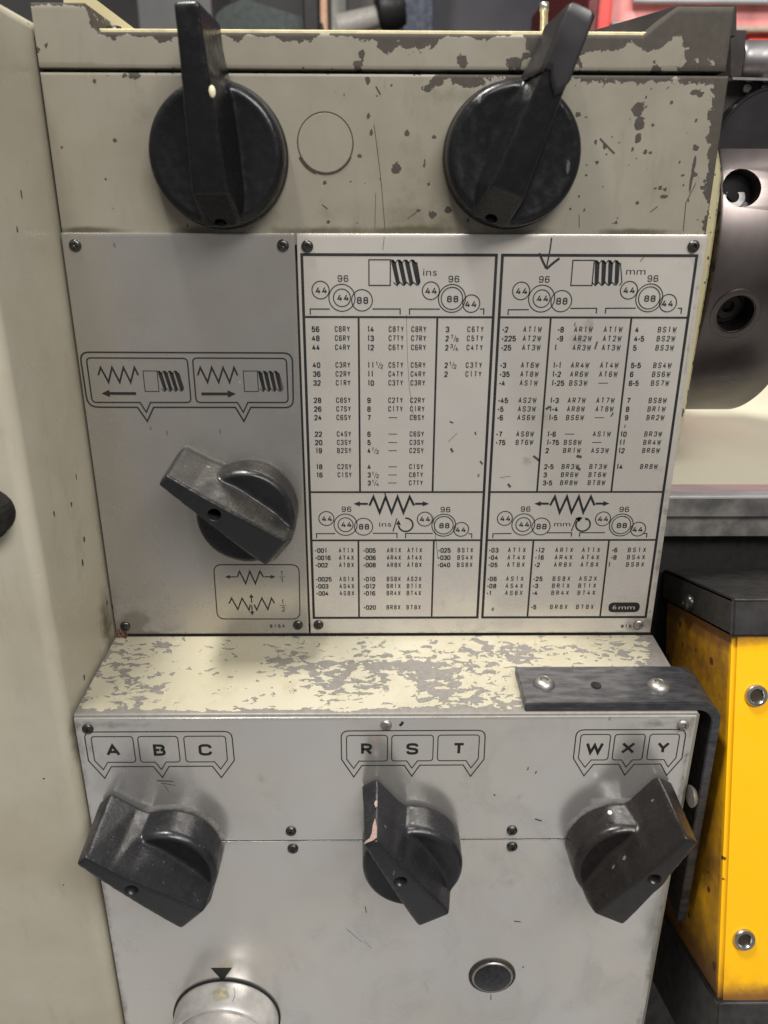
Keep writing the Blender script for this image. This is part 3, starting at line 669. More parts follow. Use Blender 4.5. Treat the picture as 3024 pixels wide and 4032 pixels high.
numcol(234.2, '.2 .225 .25 .3 .35 .4 .45 .5 .6 .7 .75'.split(), ZU)
numcol(263.4, [',.8', ',.9', '1', '1.1', '1.2', '1.25', '1.3', '1.4', '1.5', '1.6', '1.75', '2', '2.5', '3', '3.5'], ZU)
numcol(307.4, ['4', '4.5', '5', '5.5', '6', '6.5', '7', '8', '9', '', '', '', ''], ZU)
numcol(305.7, ['']*9+['10', '11', '12', '14'], ZU)
codecol(245.6, 'AT1W AT2W AT3W AT6W AT8W AS1W AS2W AS3W AS6W AS8W BT6W'.split(), ZU, 2.75, 1.8, .12)
codecol(273.6, 'AR1W AR2W AR3W AR4W AR6W BS3W AR7W AR8W BS6W - BS8W BR1W BR3W BR6W BR8W'.split(), ZU, 2.75, 1.8, .12)
codecol(289.9, 'AT1W AT2W AT3W AT4W AT6W - AT7W AT8W - AS1W - AS3W BT3W BT6W BT8W'.split(), ZU, 2.8, 1.8, .12)
codecol(319.8, 'BS1W BS2W BS3W BS4W BS6W BS7W BS8W BR1W BR2W BR3W BR4W BR6W BR8W'.split(), ZU, 2.75, 1.8, .12)
numcol(127.7, '.001 .0016 .002 .0025 .003 .004'.split(), ZL, 2.15)
numcol(157.1, '.005 .006 .008 .010 .012 .016 .020'.split(), ZL, 2.15)
numcol(202.8, '.025 .030 .040'.split(), ZL, 2.15)
codecol(142.1, 'AT1X AT4X AT8X AS1X AS4X AS8X'.split(), ZL, 2.5); codecol(171.4, 'AR1X AR4X AR8X BS8X BR1X BR4X BR8X'.split(), ZL, 2.35); codecol(183.9, 'AT1X AT4X AT8X AS2X BT1X BT4X BT8X'.split(), ZL, 2.45); codecol(214.6, 'BS1X BS4X BS8X'.split(), ZL, 2.6)
numcol(233.9, '.03 .04 .05 .06 .08 .1'.split(), ZL, 2.4); numcol(262.4, '.12 .16 .2 .25 .3 .4 .5'.split(), ZL, 2.4); numcol(309.2, '.6 .8'.split(), ZL, 2.4); numcol(307.6, ['', '', '1'], ZL)
codecol(245.3, 'AT1X AT4X AT8X AS1X AS4X AS8X'.split(), ZL, 3.05, 1.8, .05); codecol(274.3, 'AR1X AR4X AR8X BS8X BR1X BR4X BR8X'.split(), ZL, 3.05, 1.8, .05); codecol(290.7, 'AT1X AT4X AT8X AS2X BT1X BT4X BT8X'.split(), ZL, 3.1, 1.8, .05); codecol(318.9, 'BS1X BS4X BS8X'.split(), ZL, 3.1, 1.8, .05)
b = ink(); poly(b, rounded([(311.2, -217.5, 3.3), (331.0, -217.5, 3.3), (331.0, -224.4, 3.3), (311.2, -224.4, 3.3)]), Y0); o = inkobj('thickness_badge', b, cp)
b = ink(); fit(b, '6', 313.8, 316.2, -222.3, 2.9, Y0-.0001); fit(b, 'mm', 317.6, 327.8, -222.3, 2.9, Y0-.0001); inkobj('badge_text', b, cp, m_lightprint)
b = ink(); mono(b, '815', 320.6, -235.7, 2.5, 1.9, 2.3, Y0, True); inkobj('part_number', b, cp, m_inkf)
b = ink(); stroke(b, [(257.4, -1.7), (257.0, -8), (255.9, -16.6)], .75, Y0-.00005); stroke(b, [(251.4, -9.4), (253.6, -13.5), (255.8, -17.2)], 1.15, Y0-.00006); stroke(b, [(262.4, -12.0), (259.5, -14.2), (255.9, -17.4)], 1.25, Y0-.00007)
inkobj('marker_pen_arrow', b, cp, m_ink)
b = ink()
for pts, wd in ((((1600, 1238), (1604, 1400), (1612, 1530), (1630, 1650)), .16), (((1513, 930), (1507, 985)), .25), (((2520, 1030), (2535, 1012)), .4), (((2265, 1270), (2262, 1285)), .5), (((2352, 1345), (2342, 1375)), .9), (((1765, 1740), (1800, 1705)), .25), (((2415, 1625), (2405, 1640)), .8), (((1705, 2030), (1725, 2200)), .3), (((1770, 1660), (1785, 1665)), .8), (((1870, 1700), (1874, 1712)), .8),
                (((1775, 1765), (1783, 1780)), 1.3), (((1890, 1815), (1900, 1828)), 1.0), (((2000, 1905), (2010, 1918)), 1.4), (((2100, 1795), (2125, 1815)), 1.3), (((2270, 1795), (2290, 1800)), 1.6), (((2270, 1840), (2285, 1850)), 1.5), (((1970, 1880), (2010, 1875)), .3), (((2165, 1600), (2150, 1612)), 1.4)):
    scratch(b, pts, wd, 0)
tag(inkobj('scratch', b, cp, m_inkf), kind='stuff')
for x, z, k, mt in ((128.7, -6.3, 'hex', m_dark), (333.0, -5.7, 'hex', m_dark), (128.4, -232.7, 'cross', m_dark), (331.8, -233.2, 'cross', m_dull)): screw(x, z, 0, cp, mt, k, 1.05)
# ================================================================== GEARBOX (ledge and lower box)
LY = -77.1
gb = thing('feed_gearbox', 'cream gearbox casting whose flaking painted ledge juts out under the chart', 'gearbox', (.17, 0, -.40))
rows = []; V = []; F = []; A = []; G = []
nx, ny = 230, 60
for j in range(ny+1):
    t = j/ny; y = -.2+(-75.2+.2)*t; z = -241.0+(-245.4+241.0)*t
    for i in range(nx+1):
        x = .0+341.6*i/nx; rx = x
        e = 0
        w_ = .315+.26*mnoise.noise(Vector((x/24, t*2.6, 4.2)))+.10*mnoise.noise(Vector((x/9, t*7, 1.2)))
        c = math.exp(-((x-185)/75)**2)*.9
        w_ += .17*c*(.4+.6*math.exp(-((t-.55)/.3)**2)) + .14*max(0, (x-255)/85)+.12*math.exp(-((t-.9)/.15)**2)*max(0, (x-70)/270)
        w_ += .10*math.exp(-((x-28)/24)**2)
        w_ += .55*math.exp(-((1-t)/.035)**2)+.3*math.exp(-((x-340)/9)**2)+.2*math.exp(-(x/2.5)**2)
        w_ -= .10*math.exp(-((x-85)/30)**2)*math.exp(-((t-.35)/.4)**2)
        w_ += .22*math.exp(-((x-(175+60*(t-.5)))/50)**2)*math.exp(-((t-.42-.0006*(x-175))/.07)**2)
        w_ -= .10*math.exp(-(t/.12)**2)
        zz = z
        if j == ny: y -= 0
        V.append((x*M, y*M, zz*M)); A.append(w_); G.append(.35*math.exp(-(x/5)**2)+.5*math.exp(-((x-250)**2/60))*math.exp(-((t-.75)/.2)**2)+.35*math.exp(-(t/.03)**2))
for j in range(ny):
    for i in range(nx): k = j*(nx+1)+i; F.append((k, k+nx+1, k+nx+2, k+1))
# rolled front lip and skirt
base = len(V); ring0 = [ny*(nx+1)+i for i in range(nx+1)]
prev = ring0
for dy, dz in ((-.5, -.25), (-.8, -.8), (-.8, -6.0)):
    cur = []
    for i in range(nx+1):
        x, y, z = V[ring0[i]]; V.append((x, y+dy*M, z+dz*M)); A.append(1); G.append(0); cur.append(len(V)-1)
    for i in range(nx): F.append((prev[i], cur[i], cur[i+1], prev[i+1]))
    prev = cur
me = bpy.data.meshes.new('ledge'); me.from_pydata(V, [], F); me.update()
for nm, dat in (('wear', A), ('grime_shade', G)):
    at = me.attributes.new(nm, 'FLOAT', 'POINT'); at.data.foreach_set('value', dat)
obj('ledge', me, m_ledge, gb, smooth=40)
b = nb(); P = [(.0004, -.0745), (.3428, -.0745)]
hexa(b, [Vector(p) for p in ((.0004, -.0752, -.56), (.3432, -.0752, -.56), (.3432, -.0752, -.2475), (.0004, -.0752, -.2475), (.0004, .2, -.56), (.3432, .2, -.56), (.3432, .2, -.2440), (.0004, .0, -.2440))]) 
obj('gearbox_body', b, m_panel, gb)
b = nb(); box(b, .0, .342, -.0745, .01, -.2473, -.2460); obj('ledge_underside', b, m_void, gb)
b = nb(); box(b, .002, .341, .0012, .02, -.2418, -.2392); obj('seam_dark_strip', b, m_void, gb)  # black strip behind the gap between plates and ledge
p = onX(2718, 3135, .3436)
b = nb(); lathe(b, (.3434, p.y, p.z), (1, 0, 0), [(.0062, 0), (.006, .0012), (.0045, .0028), (.0026, .0033), (.0024, .0015), (0, .0014)], 24); obj('side_bolt', b, m_dull, gb, smooth=35)
b = nb(); box(b, -.001, .007, -.001, .012, -.2445, -.236); 
for v in b.verts: v.co += Vector((rnd.uniform(-1, 1), rnd.uniform(-1, 1), rnd.uniform(-1, 1)))*.0015
bmesh.ops.subdivide_edges(b, edges=b.edges[:], cuts=6, use_grid_fill=True)
for v in b.verts: v.co += Vector([mnoise.noise(v.co*900+Vector((k*9, 0, 0)))*.0016 for k in range(3)])
tag(obj('swarf', b, plain('rusty_swarf', (.16, .085, .06), .7, .3, var=.7, scale=900, bump=.0004), gb), kind='stuff')
# upper label plate and lower plate of the gearbox
def lowg(x, z):
    g = .75*math.exp(-((x-25)**2/900+(z+251)**2/14))+.5*math.exp(-((x-6)**2/25+(z+262)**2/300))+.45*math.exp(-((x-1)/1.8)**2)
    g = max(g, .65*math.exp(-((x-318)**2/500+(z+252)**2/20)), .6*math.exp(-((x-339)/3)**2), .35*math.exp(-((x-78)**2/30+(z+272)**2/20)), .45*math.exp(-((x-100)**2/10+(z+288)**2/30)), .4*math.exp(-((x-247)**2/9+(z+302)**2/12)))
    g = max(g, .45*math.exp(-(max(0, abs(math.hypot(x-46.5, z+336.5)-29))/2.5)**2)*(1 if z > -336 else 0), .4*math.exp(-(max(0, abs(math.hypot(x-304.8, z+334)-29))/2.5)**2)*(1 if z > -336 else 0), .6*math.exp(-((x-303)**2/300+(z+305)**2/8)))
    g = max(g, .3*math.exp(-((z+247)/1.5)**2), blob(x, z, [(7, -253.6, 6, 6, .5), (170, -252.5, 9, 5, .5), (334, -252.8, 8, 7, .7), (115.1, -327, 4.5, 5, .5), (244.1, -328, 4.5, 6, .6), (303, -268, 40, 14, .16), (60, -270, 60, 14, .14)]))
    return 0, min(1, g)
up = thing('gearbox_label_plate', 'satin plate lettered A to C, R to T, W to Y over lower knobs', 'label plate', (.17, LY*M, -.29))
grid_slab('plate', .2, 340.8, -332.6, -247.2, LY, LY+1.5, m_low, up, lowg, 2.0, .2)
def lowg2(x, z):
    g = max(.6*math.exp(-((x-1)/2.2)**2), .5*math.exp(-((x-339.5)/3)**2), .5*math.exp(-((x-243)**2/40+(z+342)**2/30)), .35*math.exp(-((x-240)**2/300+(z+365)**2/500)), .22*math.exp(-((x-205)**2/900+(z+372)**2/200)))
    return 0, min(1, g)
dn = thing('gearbox_lower_plate', 'plain satin plate below the seam holding the oil sight button and dial', 'cover plate', (.17, LY*M, -.45))
grid_slab('plate', .2, 340.8, -560, -333.3, LY, LY+1.5, m_low, dn, lowg2, 2.5, .12)
YL = LY*M-.00011
def bracket3(xa, xb, pts3, ins, letters):
    x0, x1 = xa, xb
    b = ink(); P = [(x0, -255.8, 4.5), (x1, -255.8, 4.5), (x1+.2, -275.3, 0), (pts3[2], -287.1, 0), (pts3[2]-4.5, -279.2, 0), (pts3[1]+4.4, -279.2, 0), (pts3[1], -286.8, 0), (pts3[1]-4.3, -279.2, 0), (pts3[0]+4.6, -279.2, 0), (pts3[0], -287.2, 0), (x0, -275.0, 0)]
    stroke(b, rounded(P), .62, YL, True); inkobj('border_outline', b, up)
    for k, (a, c) in enumerate(ins):
        px = pts3[k]; b = ink()
        if k == 0: Q = [(a, -258.9, 2), (c, -258.9, 2), (c, -276.2, 2), (px+3.0, -276.2, 0), (px, -281.2, 0), (a, -275.0, 0)]
        elif k == 1: Q = [(a, -258.9, 2), (c, -258.9, 2), (c, -276.2, 2), (px+3.1, -276.2, 0), (px, -281.2, 0), (px-3.0, -276.2, 0), (a, -276.2, 2)]
        else: Q = [(a, -258.9, 2), (c, -258.9, 2), (c, -275.0, 0), (px, -281.2, 0), (px-3.0, -276.2, 0), (a, -276.2, 2)]
        stroke(b, rounded(Q), .55, YL, True)
        inkobj('letter_outline', b, up)
        ch, l0, l1 = letters[k]; b = ink(); sg(b, ch, l0, l1, -271.9, 7.7, YL, 1.6); inkobj('letter', b, up)
bracket3(4.5, 85.3, (12.0, 44.4, 77.5), ((7.9, 30.7), (33.4, 55.4), (58.7, 81.7)), (('A', 15.0, 22.8), ('B', 41.2, 48.0), ('C', 66.2, 73.6)))
bracket3(145.4, 225.0, (152.1, 184.8, 218.1), ((148.3, 171.0), (173.4, 196.4), (199.0, 221.9)), (('R', 156.3, 162.6), ('S', 181.4, 188.3), ('T', 207.4, 214.2)))
bracket3(275.4, 336.4, (282.5, 305.7, 329.6), ((278.2, 294.8), (297.2, 314.1), (316.7, 333.2)), (('W', 281.6, 291.6), ('X', 301.6, 309.3), ('Y', 321.5, 328.6)))
for x, z, mt in ((7.0, -253.6, m_dark), (170.2, -252.1, m_dull), (334.1, -252.8, m_dull), (115.1, -325.8, m_dark), (244.1, -326.2, m_dark)): screw(x, z, LY*M, up, mt, 'cross', 1.05)
for x, z in ((115.7, -338.9), (244.9, -338.3)): screw(x, z, LY*M, dn, m_dark, 'cross', 1.08)
b = ink(); stroke(b, [(177.6, -252.6), (178.9, -251.2), (179.3, -249.9)], 1.5, YL); inkobj('ink_mark', b, up)
b = ink()
for x0, z0, x1, z1, wd in ((250.5, -281, 250.2, -283, .6), (255.2, -283.8, 254.8, -285.5, .7), (257, -318, 261, -319.5, .9), (232, -300, 233, -301, .7), (41, -289, 50, -289.5, .7), (43, -290.5, 51, -292.5, .4), (44.5, -291, 47, -297, .25)): stroke(b, [(x0, z0), (x1, z1)], wd, YL)
tag(inkobj('scratch', b, up, m_inkf), kind='stuff')
b = ink()
for x0, z0, x1, z1, wd in ((146, -403, 156, -415, .16), (157, -414, 162, -420, .14), (158, -385, 158.6, -390, .5), (239, -462, 239.3, -467, .5), (250, -398, 254, -398.5, .7), (196, -450, 198, -460, .1)): stroke(b, [(x0, z0), (x1, z1)], wd, YL)
tag(inkobj('scratch', b, dn, m_inkf), kind='stuff')
b = ink(); poly(b, [(59.9, -436.0), (73.4, -436.0), (66.6, -447.6)], YL); inkobj('index_triangle', b, dn)
b = nb(); box(b, .0008, .3405, LY*M+.0003, LY*M+.0014, -.33345, -.33255); obj('seam_shadow_strip', b, m_void, dn)  # black strip stands in for the shade inside the plate seam
# sight button
sb = thing('oil_sight_button', 'round black button in a steel ring on the plain lower plate', 'button', (.2388, LY*M, -.4438))
c = Vector((.2388, LY*M, -.4445))
b = nb(); lathe(b, c, (0, -1, 0), [(.0150, 0), (.0150, .0007), (.0140, .0012), (.0131, .0012), (.0128, .0002)], 48, False); obj('rusty_rim', b, plain('rusty_rim', (.06, .045, .035), .6, .3, var=.6, scale=700, bump=.0003), sb, smooth=35)
b = nb(); lathe(b, c, (0, -1, 0), [(.0131, 0), (.0131, .0016), (.0127, .0021), (.0119, .0021), (.0118, .0012)], 48, False); obj('steel_ring', b, m_dull, sb, smooth=35)
b = nb(); lathe(b, c, (0, -1, 0), [(.0118, .0004), (.0118, .0022), (.0106, .0029), (0, .0031)], 48); obj('button_face', b, plain('dark_button_face', (.03, .03, .034), .34, .3, var=.7, scale=350), sb, smooth=35)
# dial
dc = Vector((.0672, LY*M, -.4805))
dl = thing('feed_dial', 'bare aluminium round dial rising at the bottom edge below the black triangle', 'dial', dc)
b = nb(); lathe(b, dc, (0, -1, 0), [(.0349, 0), (.0349, .0012), (.0325, .0012)], 72, False); obj('dark_collar', b, m_void, dl, smooth=35)
m_al = plain('bare_aluminium', (.72, .69, .65), .36, .5, var=.28, scale=90, bump=.0002)
b = nb(); lathe(b, dc, (0, -1, 0), [(.0338, .0005), (.0334, .0155), (.0318, .0180), (.0306, .0184), (.0302, .0176)], 96, False); obj('dial_rim', b, m_al, dl, smooth=35)
b = nb(); lathe(b, dc, (0, -1, 0), [(.0302, .0160), (.0300, .0200), (.0290, .0330), (.027, .036), (0, .0362)], 96); obj('dial_cap', b, m_al, dl, smooth=35)
# worn number on the rim: laid on the curved rim
def on_rim(ang, h, r=.0341): return dc+Vector((math.sin(ang)*r, -h, math.cos(ang)*r))
b = nb()
b2 = nb(); n = 20; vs = []
for i in range(n):
    a = 2*math.pi*i/n; q = 1+.18*math.sin(4*a); vs.append(b2.verts.new(on_rim(-.003+.0052*q*math.cos(a)/.034, .0094+.0044*q*math.sin(a), .03395)))
b2.faces.new(vs); obj('number_recess', b2, plain('grubby_recess', (.48, .44, .36), .6, .3), dl)
b2 = nb(); pts_ = [(.215, .005), (.25, .008), (.262, .0105), (.24, .014)]
for (a0_, h0_), (a1_, h1_) in zip(pts_, pts_[1:]): b2.faces.new([b2.verts.new(on_rim(*q)) for q in ((a0_, h0_), (a1_, h1_), (a1_+.008, h1_+.0001), (a0_+.008, h0_+.0001))])
obj('hair', b2, m_inkf, dl)
for cx, ch, rr in ((.035, .0068, .0021), (.03, .0110, .0025), (-.045, .0105, .0017)):
    n = 14; vs = []
    for i in range(n):
        a = 2*math.pi*i/n; q = rr*(1+.25*math.sin(3*a+cx*50)); vs.append(b.verts.new(on_rim(cx+q*math.cos(a)/.034, ch+q*math.sin(a), .0340)))
    b.faces.new(vs)
obj('worn_number', b, plain('pale_filler', (.55, .50, .33), .5, var=.3, scale=500), dl)
# ================================================================== KNOBS
def remeshed(bm, voxel, smooth_it, hole):
    me = bpy.data.meshes.new('k'); bm.to_mesh(me); bm.free()
    o = bpy.data.objects.new('k', me); COL.objects.link(o)
    md = o.modifiers.new('r', 'REMESH'); md.mode = 'VOXEL'; md.voxel_size = voxel
    ms = o.modifiers.new('s', 'SMOOTH'); ms.iterations = smooth_it; ms.factor = .5
    cut = None
    if hole:
        hb = nb(); c, ax, r, dp = hole; lathe(hb, c, ax, [(r*.93, -dp), (r, dp*.9), (r*1.12, dp*1.0), (r*1.12, dp*3)], 24); bmesh.ops.recalc_face_normals(hb, faces=hb.faces[:])
        hm = bpy.data.meshes.new('h'); hb.to_mesh(hm); hb.free(); cut = bpy.data.objects.new('h', hm); COL.objects.link(cut)
        bo = o.modifiers.new('b', 'BOOLEAN'); bo.operation = 'DIFFERENCE'; bo.object = cut; bo.solver = 'EXACT'
    dg = bpy.context.evaluated_depsgraph_get(); dg.update()
    res = bpy.data.meshes.new_from_object(o.evaluated_get(dg))
    bpy.data.objects.remove(o)
    if cut: bpy.data.objects.remove(cut)
    for p in res.polygons: p.use_smooth = True
    return res
def loft(bm, secs):
    """secs: (s, hw_base, hw_top, w_top, w_base, off); s along +Z, out along -Y, in mm"""
    rings = []
    for s, hb, ht, wt, wb, off in secs:
        st = s[1] if isinstance(s, tuple) else s; s0 = s[0] if isinstance(s, tuple) else s
        rings.append([bm.verts.new(v) for v in ((( -hb+off)*M, -wb*M, s0*M), ((hb+off)*M, -wb*M, s0*M), ((ht+off)*M, -wt*M, st*M), ((-ht+off)*M, -wt*M, st*M))])
    for A_, B_ in zip(rings, rings[1:]):
        for i in range(4): j = (i+1) % 4; bm.faces.new((A_[i], A_[j], B_[j], B_[i]))
    bm.faces.new(rings[0][::-1]); bm.faces.new(rings[-1]); bmesh.ops.recalc_face_normals(bm, faces=bm.faces[:])
# knob local frame: X right, Z up along the pointer, -Y towards the viewer
b = nb(); lathe(b, (0, 0, 0), (0, -1, 0), [(.0287, .0008), (.0284, .0185), (.0262, .0212), (.0225, .0206), (0, .0190)], 72); bmesh.ops.recalc_face_normals(b, faces=b.faces[:])
loft(b, [(-28.4, 9, 8.0, 25, 6, 0), (-24.0, 14.8, 9.6, 36, 4, 0), (-12, 16.5, 8.9, 38, 4, 0), (6, 15.5, 7.2, 41, 4, 0), (24, 12.0, 5.6, 43.5, 2, 0), (34, 8.4, 4.9, 44.5, 1.2, 0), ((51, 48.8), 5.2, 3.9, 45.6, 1.0, 0), ((51.4, 49.4), 4.6, 3.0, 45.0, 1.6, 0)])
K_SMALL = remeshed(b, .00062, 34, (Vector((0, -.0330, .0165)), (0, -1, 0), .0033, .0055))
b = nb(); lathe(b, (0, 0, 0), (0, -1, 0), [(.0347, .0), (.0347, .0035), (.0338, .0045), (.0336, .0105), (.0326, .0135), (.0302, .0150), (.0275, .0145), (0, .0125)], 84); bmesh.ops.recalc_face_normals(b, faces=b.faces[:])
loft(b, [(-33.0, 9.0, 8.2, 16.0, 4, 0), (-30, 12.5, 8.5, 20, 4, 0), (-18.5, 14.0, 8.4, 37.5, 4, 0), (0, 13.5, 7.4, 40.5, 4, 0), (20, 12.5, 6.5, 43, 4, 0), (34, 8.8, 5.9, 44.5, 3, 0), (45, 7.2, 5.6, 45.5, 3, 0), ((57.5, 56.6), 6.6, 5.4, 45.8, 3.0, 0), ((58.2, 57.8), 5.6, 4.6, 44.8, 4, 0)])
K_BIG = remeshed(b, .0006, 20, (Vector((0, -.0145, -.0290)), (0, -1, -.6), .0028, .004))
def knob(name, label, me, x, z, Y, ang, mat, group, base_r):
    r = thing(name, label, 'selector knob', (x*M, Y, z*M), group)
    r.rotation_euler = (0, R_(ang), 0)
    o = bpy.data.objects.new('knob_grip', me.copy()); o.data.materials.clear(); o.data.materials.append(mat); COL.objects.link(o); o.parent = r; ORG[o.name] = ORG[r.name]
    return r
GRP_S = 'pointer knobs with a set screw hole'; GRP_B = 'large lever knobs over the chart'
k1 = knob('lever_knob', 'large black lever knob standing upright, left of the round plug', K_BIG, 86.0, 36.4, HY*M, -2.0, m_knobt, GRP_B, 34)
k2 = knob('lever_knob', 'large black lever knob tilted right with a torn sleeve over its tip', K_BIG, 233.4, 37.0, HY*M, 20.0, m_knobt, GRP_B, 34)
k3 = knob('pointer_knob', 'dusty black pointer knob alone on the plate below the boxed thread arrows', K_SMALL, 90.3, -152.2, 0, -50.0, m_knobd, GRP_S, 29)
k4 = knob('pointer_knob', 'black pointer knob aimed up left under the letters A B C', K_SMALL, 46.6, -336.6, LY*M, -44.0, m_knob, GRP_S, 29)
k5 = knob('pointer_knob', 'black pointer knob with pinkish chipped edge under the letters R S T', K_SMALL, 185.3, -334.4, LY*M, -28.5, m_knob, GRP_S, 29)
k6 = knob('pointer_knob', 'brownish black pointer knob aimed up right under the letters W X Y', K_SMALL, 304.9, -334.2, LY*M, 27.0, m_knobb, GRP_S, 29)
def local_part(name, bm, mat, root, smooth=False):
    me = bpy.data.meshes.new(name); bmesh.ops.recalc_face_normals(bm, faces=bm.faces[:]); bm.to_mesh(me); bm.free(); me.materials.append(mat)
    if smooth: me.polygons.foreach_set('use_smooth', [True]*len(me.polygons)); me.set_sharp_from_angle(angle=R_(45))
    o = bpy.data.objects.new(name, me); COL.objects.link(o); o.parent = root; return o
# torn sleeve on second lever knob: shell around the tip with a jagged lower edge
b = nb()
def secat(s):
    T = [(20, 12.5, 6.5, 43, 3), (34, 8.8, 5.9, 44.5, 3), (45, 7.2, 5.6, 45.5, 3), (57.8, 6.7, 5.5, 45.9, 3)]
    for p, q in zip(T, T[1:]):
        if s <= q[0]: t = (s-p[0])/(q[0]-p[0]); return [p[i]*(1-t)+q[i]*t for i in range(1, 5)]
    return list(T[-1][1:])
g = .9; per = []
def sleeve_pt(u, s):
    hb, ht, wt, wb = secat(min(s, 57.8)); hb += g; ht += g; wt += g
    P = [(-hb, wb), (-ht-.0, wt-1.2), (-ht+1.1, wt), (ht-1.1, wt), (ht, wt-1.2), (hb, wb)]
    q = u*(len(P)-1); i = min(int(q), len(P)-2); t = q-i; x = P[i][0]*(1-t)+P[i+1][0]*t; w_ = P[i][1]*(1-t)+P[i+1][1]*t
    return Vector((x*M, -w_*M, s*M))
NU = 40; rowsS = []
def low_edge(u):
    q = u*5
    j = 31+1.2*mnoise.noise(Vector((q*3, 0, 5)))
    if 1.9 < q < 3.2: j += (-7*(1-abs(q-2.75)/.5) if abs(q-2.75) < .5 else 1.5)
    if q > 3.2: j += 1
    return j
for k in range(9):
    rowsS.append([b.verts.new(sleeve_pt(i/NU, low_edge(i/NU)+(57.9-low_edge(i/NU))*k/8)) for i in range(NU+1)])
for A_, B_ in zip(rowsS, rowsS[1:]):
    for i in range(NU): b.faces.new((A_[i], A_[i+1], B_[i+1], B_[i]))
top = []
for i in range(NU+1):
    v = rowsS[-1][i].co; top.append(b.verts.new((v.x*.8, v.y*.97-.0008, .0592)))
for i in range(NU): b.faces.new((rowsS[-1][i], rowsS[-1][i+1], top[i+1], top[i]))
b.faces.new(top)
o = local_part('torn_sleeve', b, m_sleeve, k2, True); so = o.modifiers.new('s', 'SOLIDIFY'); so.thickness = .0006; so.offset = -1; o['label'] = 'brown black sleeve with a jagged torn edge'
b = nb(); bmesh.ops.create_icosphere(b, subdivisions=2, radius=1)
for v in b.verts: v.co = Vector((v.co.x*.0016+.0068, v.co.y*.0008-.0431, v.co.z*.0026+.0235))
local_part('paint_fleck', b, plain('ivory_fleck', (.75, .70, .48), .5, var=.1), k1, True)
# chipped pink edge on the R S T knob
m_chip = plain('raw_pink_plastic', (.33, .22, .185), .55, var=.35, scale=500, bump=.0002)
b = nb()
def chipq(pts):
    vs = [b.verts.new(Vector(p)*M) for p in pts]; b.faces.new(vs)
chipq([(-3.6, -44.6, 49.9), (-1.0, -44.8, 50.0), (2.4, -44.9, 50.0), (4.0, -44.0, 50.1), (4.3, -38, 50.5), (3.6, -31, 51.0), (2.2, -35, 50.9), (1.4, -40, 50.6), (.2, -42.6, 50.3), (-2.4, -43.2, 50.1)])
chipq([(4.1, -24, 51.3), (4.9, -23, 50.9), (5.0, -18.5, 51.0), (3.9, -19, 51.5), (3.3, -21, 51.6)])
local_part('chipped_edge', b, m_chip, k5)
m_fleck = plain('pale_fleck', (.78, .77, .72), .45, var=.1)
b = nb(); bmesh.ops.create_icosphere(b, subdivisions=2, radius=1)
p = onY(2404, 3196, LY*M-.015); rr = p-Vector((.3049, LY*M, -.3342)); rr.rotate(Matrix.Rotation(R_(-27), 3, 'Y'))
for v in b.verts: v.co = v.co*.0013+rr+Vector((0, .0, -.0008))
local_part('paint_fleck', b, m_fleck, k6, True)
# ================================================================== SIDE COVER on the left
cv = thing('end_cover', 'large cream end cover with rounded corner, filling the left edge', 'machine cover', (-.15, 0, -.2))
CX, CYf, r = -1.7, -81.5, 7.0
V = []; F = []; A = []; G = []
prof = []
for i in range(50): prof.append((CX, 250-i*(250+(-CYf)-r)/50))
for k in range(13):
    a = math.pi/2*k/12; prof.append((CX-r+r*math.cos(a), CYf+r-r*math.sin(a)))
for i in range(1, 40): prof.append((CX-r-i*5, CYf+ i*.02))
zs = [-600+7*i for i in range(97)]; ztop = 98.0
zs = [z for z in zs if z < ztop-6]+[ztop-6, ztop-3.5, ztop-1.6, ztop-.5, ztop]
def topin(z): return 0 if z < ztop-6 else 6-math.sqrt(max(0, 36-(z-(ztop-6))**2))
for z in zs:
    q = topin(z)
    for i, (x, y) in enumerate(prof):
        xx, yy = x, y
        if i < 50: xx = x-q
        elif i < 63: a = math.pi/2*(i-50)/12; xx = x-q*math.cos(a); yy = y+q*math.sin(a)
        else: yy = y+q
        V.append((xx*M, yy*M, z*M))
        corner = math.exp(-((x-CX)**2+(y-CYf)**2)/40)
        A.append(.14+.22*corner*(1 if -220 < z < -120 else .5)+.2*math.exp(-((z+243)/10)**2)*math.exp(-((y+75)/10)**2))
        G.append(.8*math.exp(-((y+8)/10)**2)*math.exp(-((z+228)/25)**2)+.35*math.exp(-(y/3)**2)*(1 if y > -3 else .6)*.8+.25*math.exp(-((z+215)/20)**2)*math.exp(-((y+30)/25)**2)+.7*math.exp(-((y+76)/4)**2)*math.exp(-((z+262)/22)**2))
n = len(prof)
for j in range(len(zs)-1):
    for i in range(n-1): k = j*n+i; F.append((k, k+n, k+n+1, k+1))
F.append(tuple((len(zs)-1)*n+i for i in range(n)))
me = bpy.data.meshes.new('cover_shell'); me.from_pydata(V, [], F); me.update()
bm = bmesh.new(); bm.from_mesh(me); bmesh.ops.recalc_face_normals(bm, faces=bm.faces[:]); bm.faces.ensure_lookup_table()
f = min(bm.faces, key=lambda f: abs(f.calc_center_median().x-CX*M)+abs(f.calc_center_median().y)+abs(f.calc_center_median().z))
if f.normal.x < 0: bmesh.ops.reverse_faces(bm, faces=bm.faces[:])
bm.to_mesh(me); bm.free()
for nm, dat in (('wear', A), ('grime_shade', [min(1, g_) for g_ in G])):
    at = me.attributes.new(nm, 'FLOAT', 'POINT'); at.data.foreach_set('value', dat)
obj('cover_shell', me, m_cover, cv, smooth=35)
p = onY(-42, 2010, CYf*M)
b = nb(); lathe(b, p+Vector((0, .0005, 0)), (0, -1, 0), [(.0125, 0), (.0125, .006), (.0135, .008), (.0120, .012), (.007, .013), (0, .0125)], 28)
for v in b.verts: v.co += Vector([mnoise.noise(v.co*130+Vector((k*7, 3, 0)))*.0016 for k in range(3)])
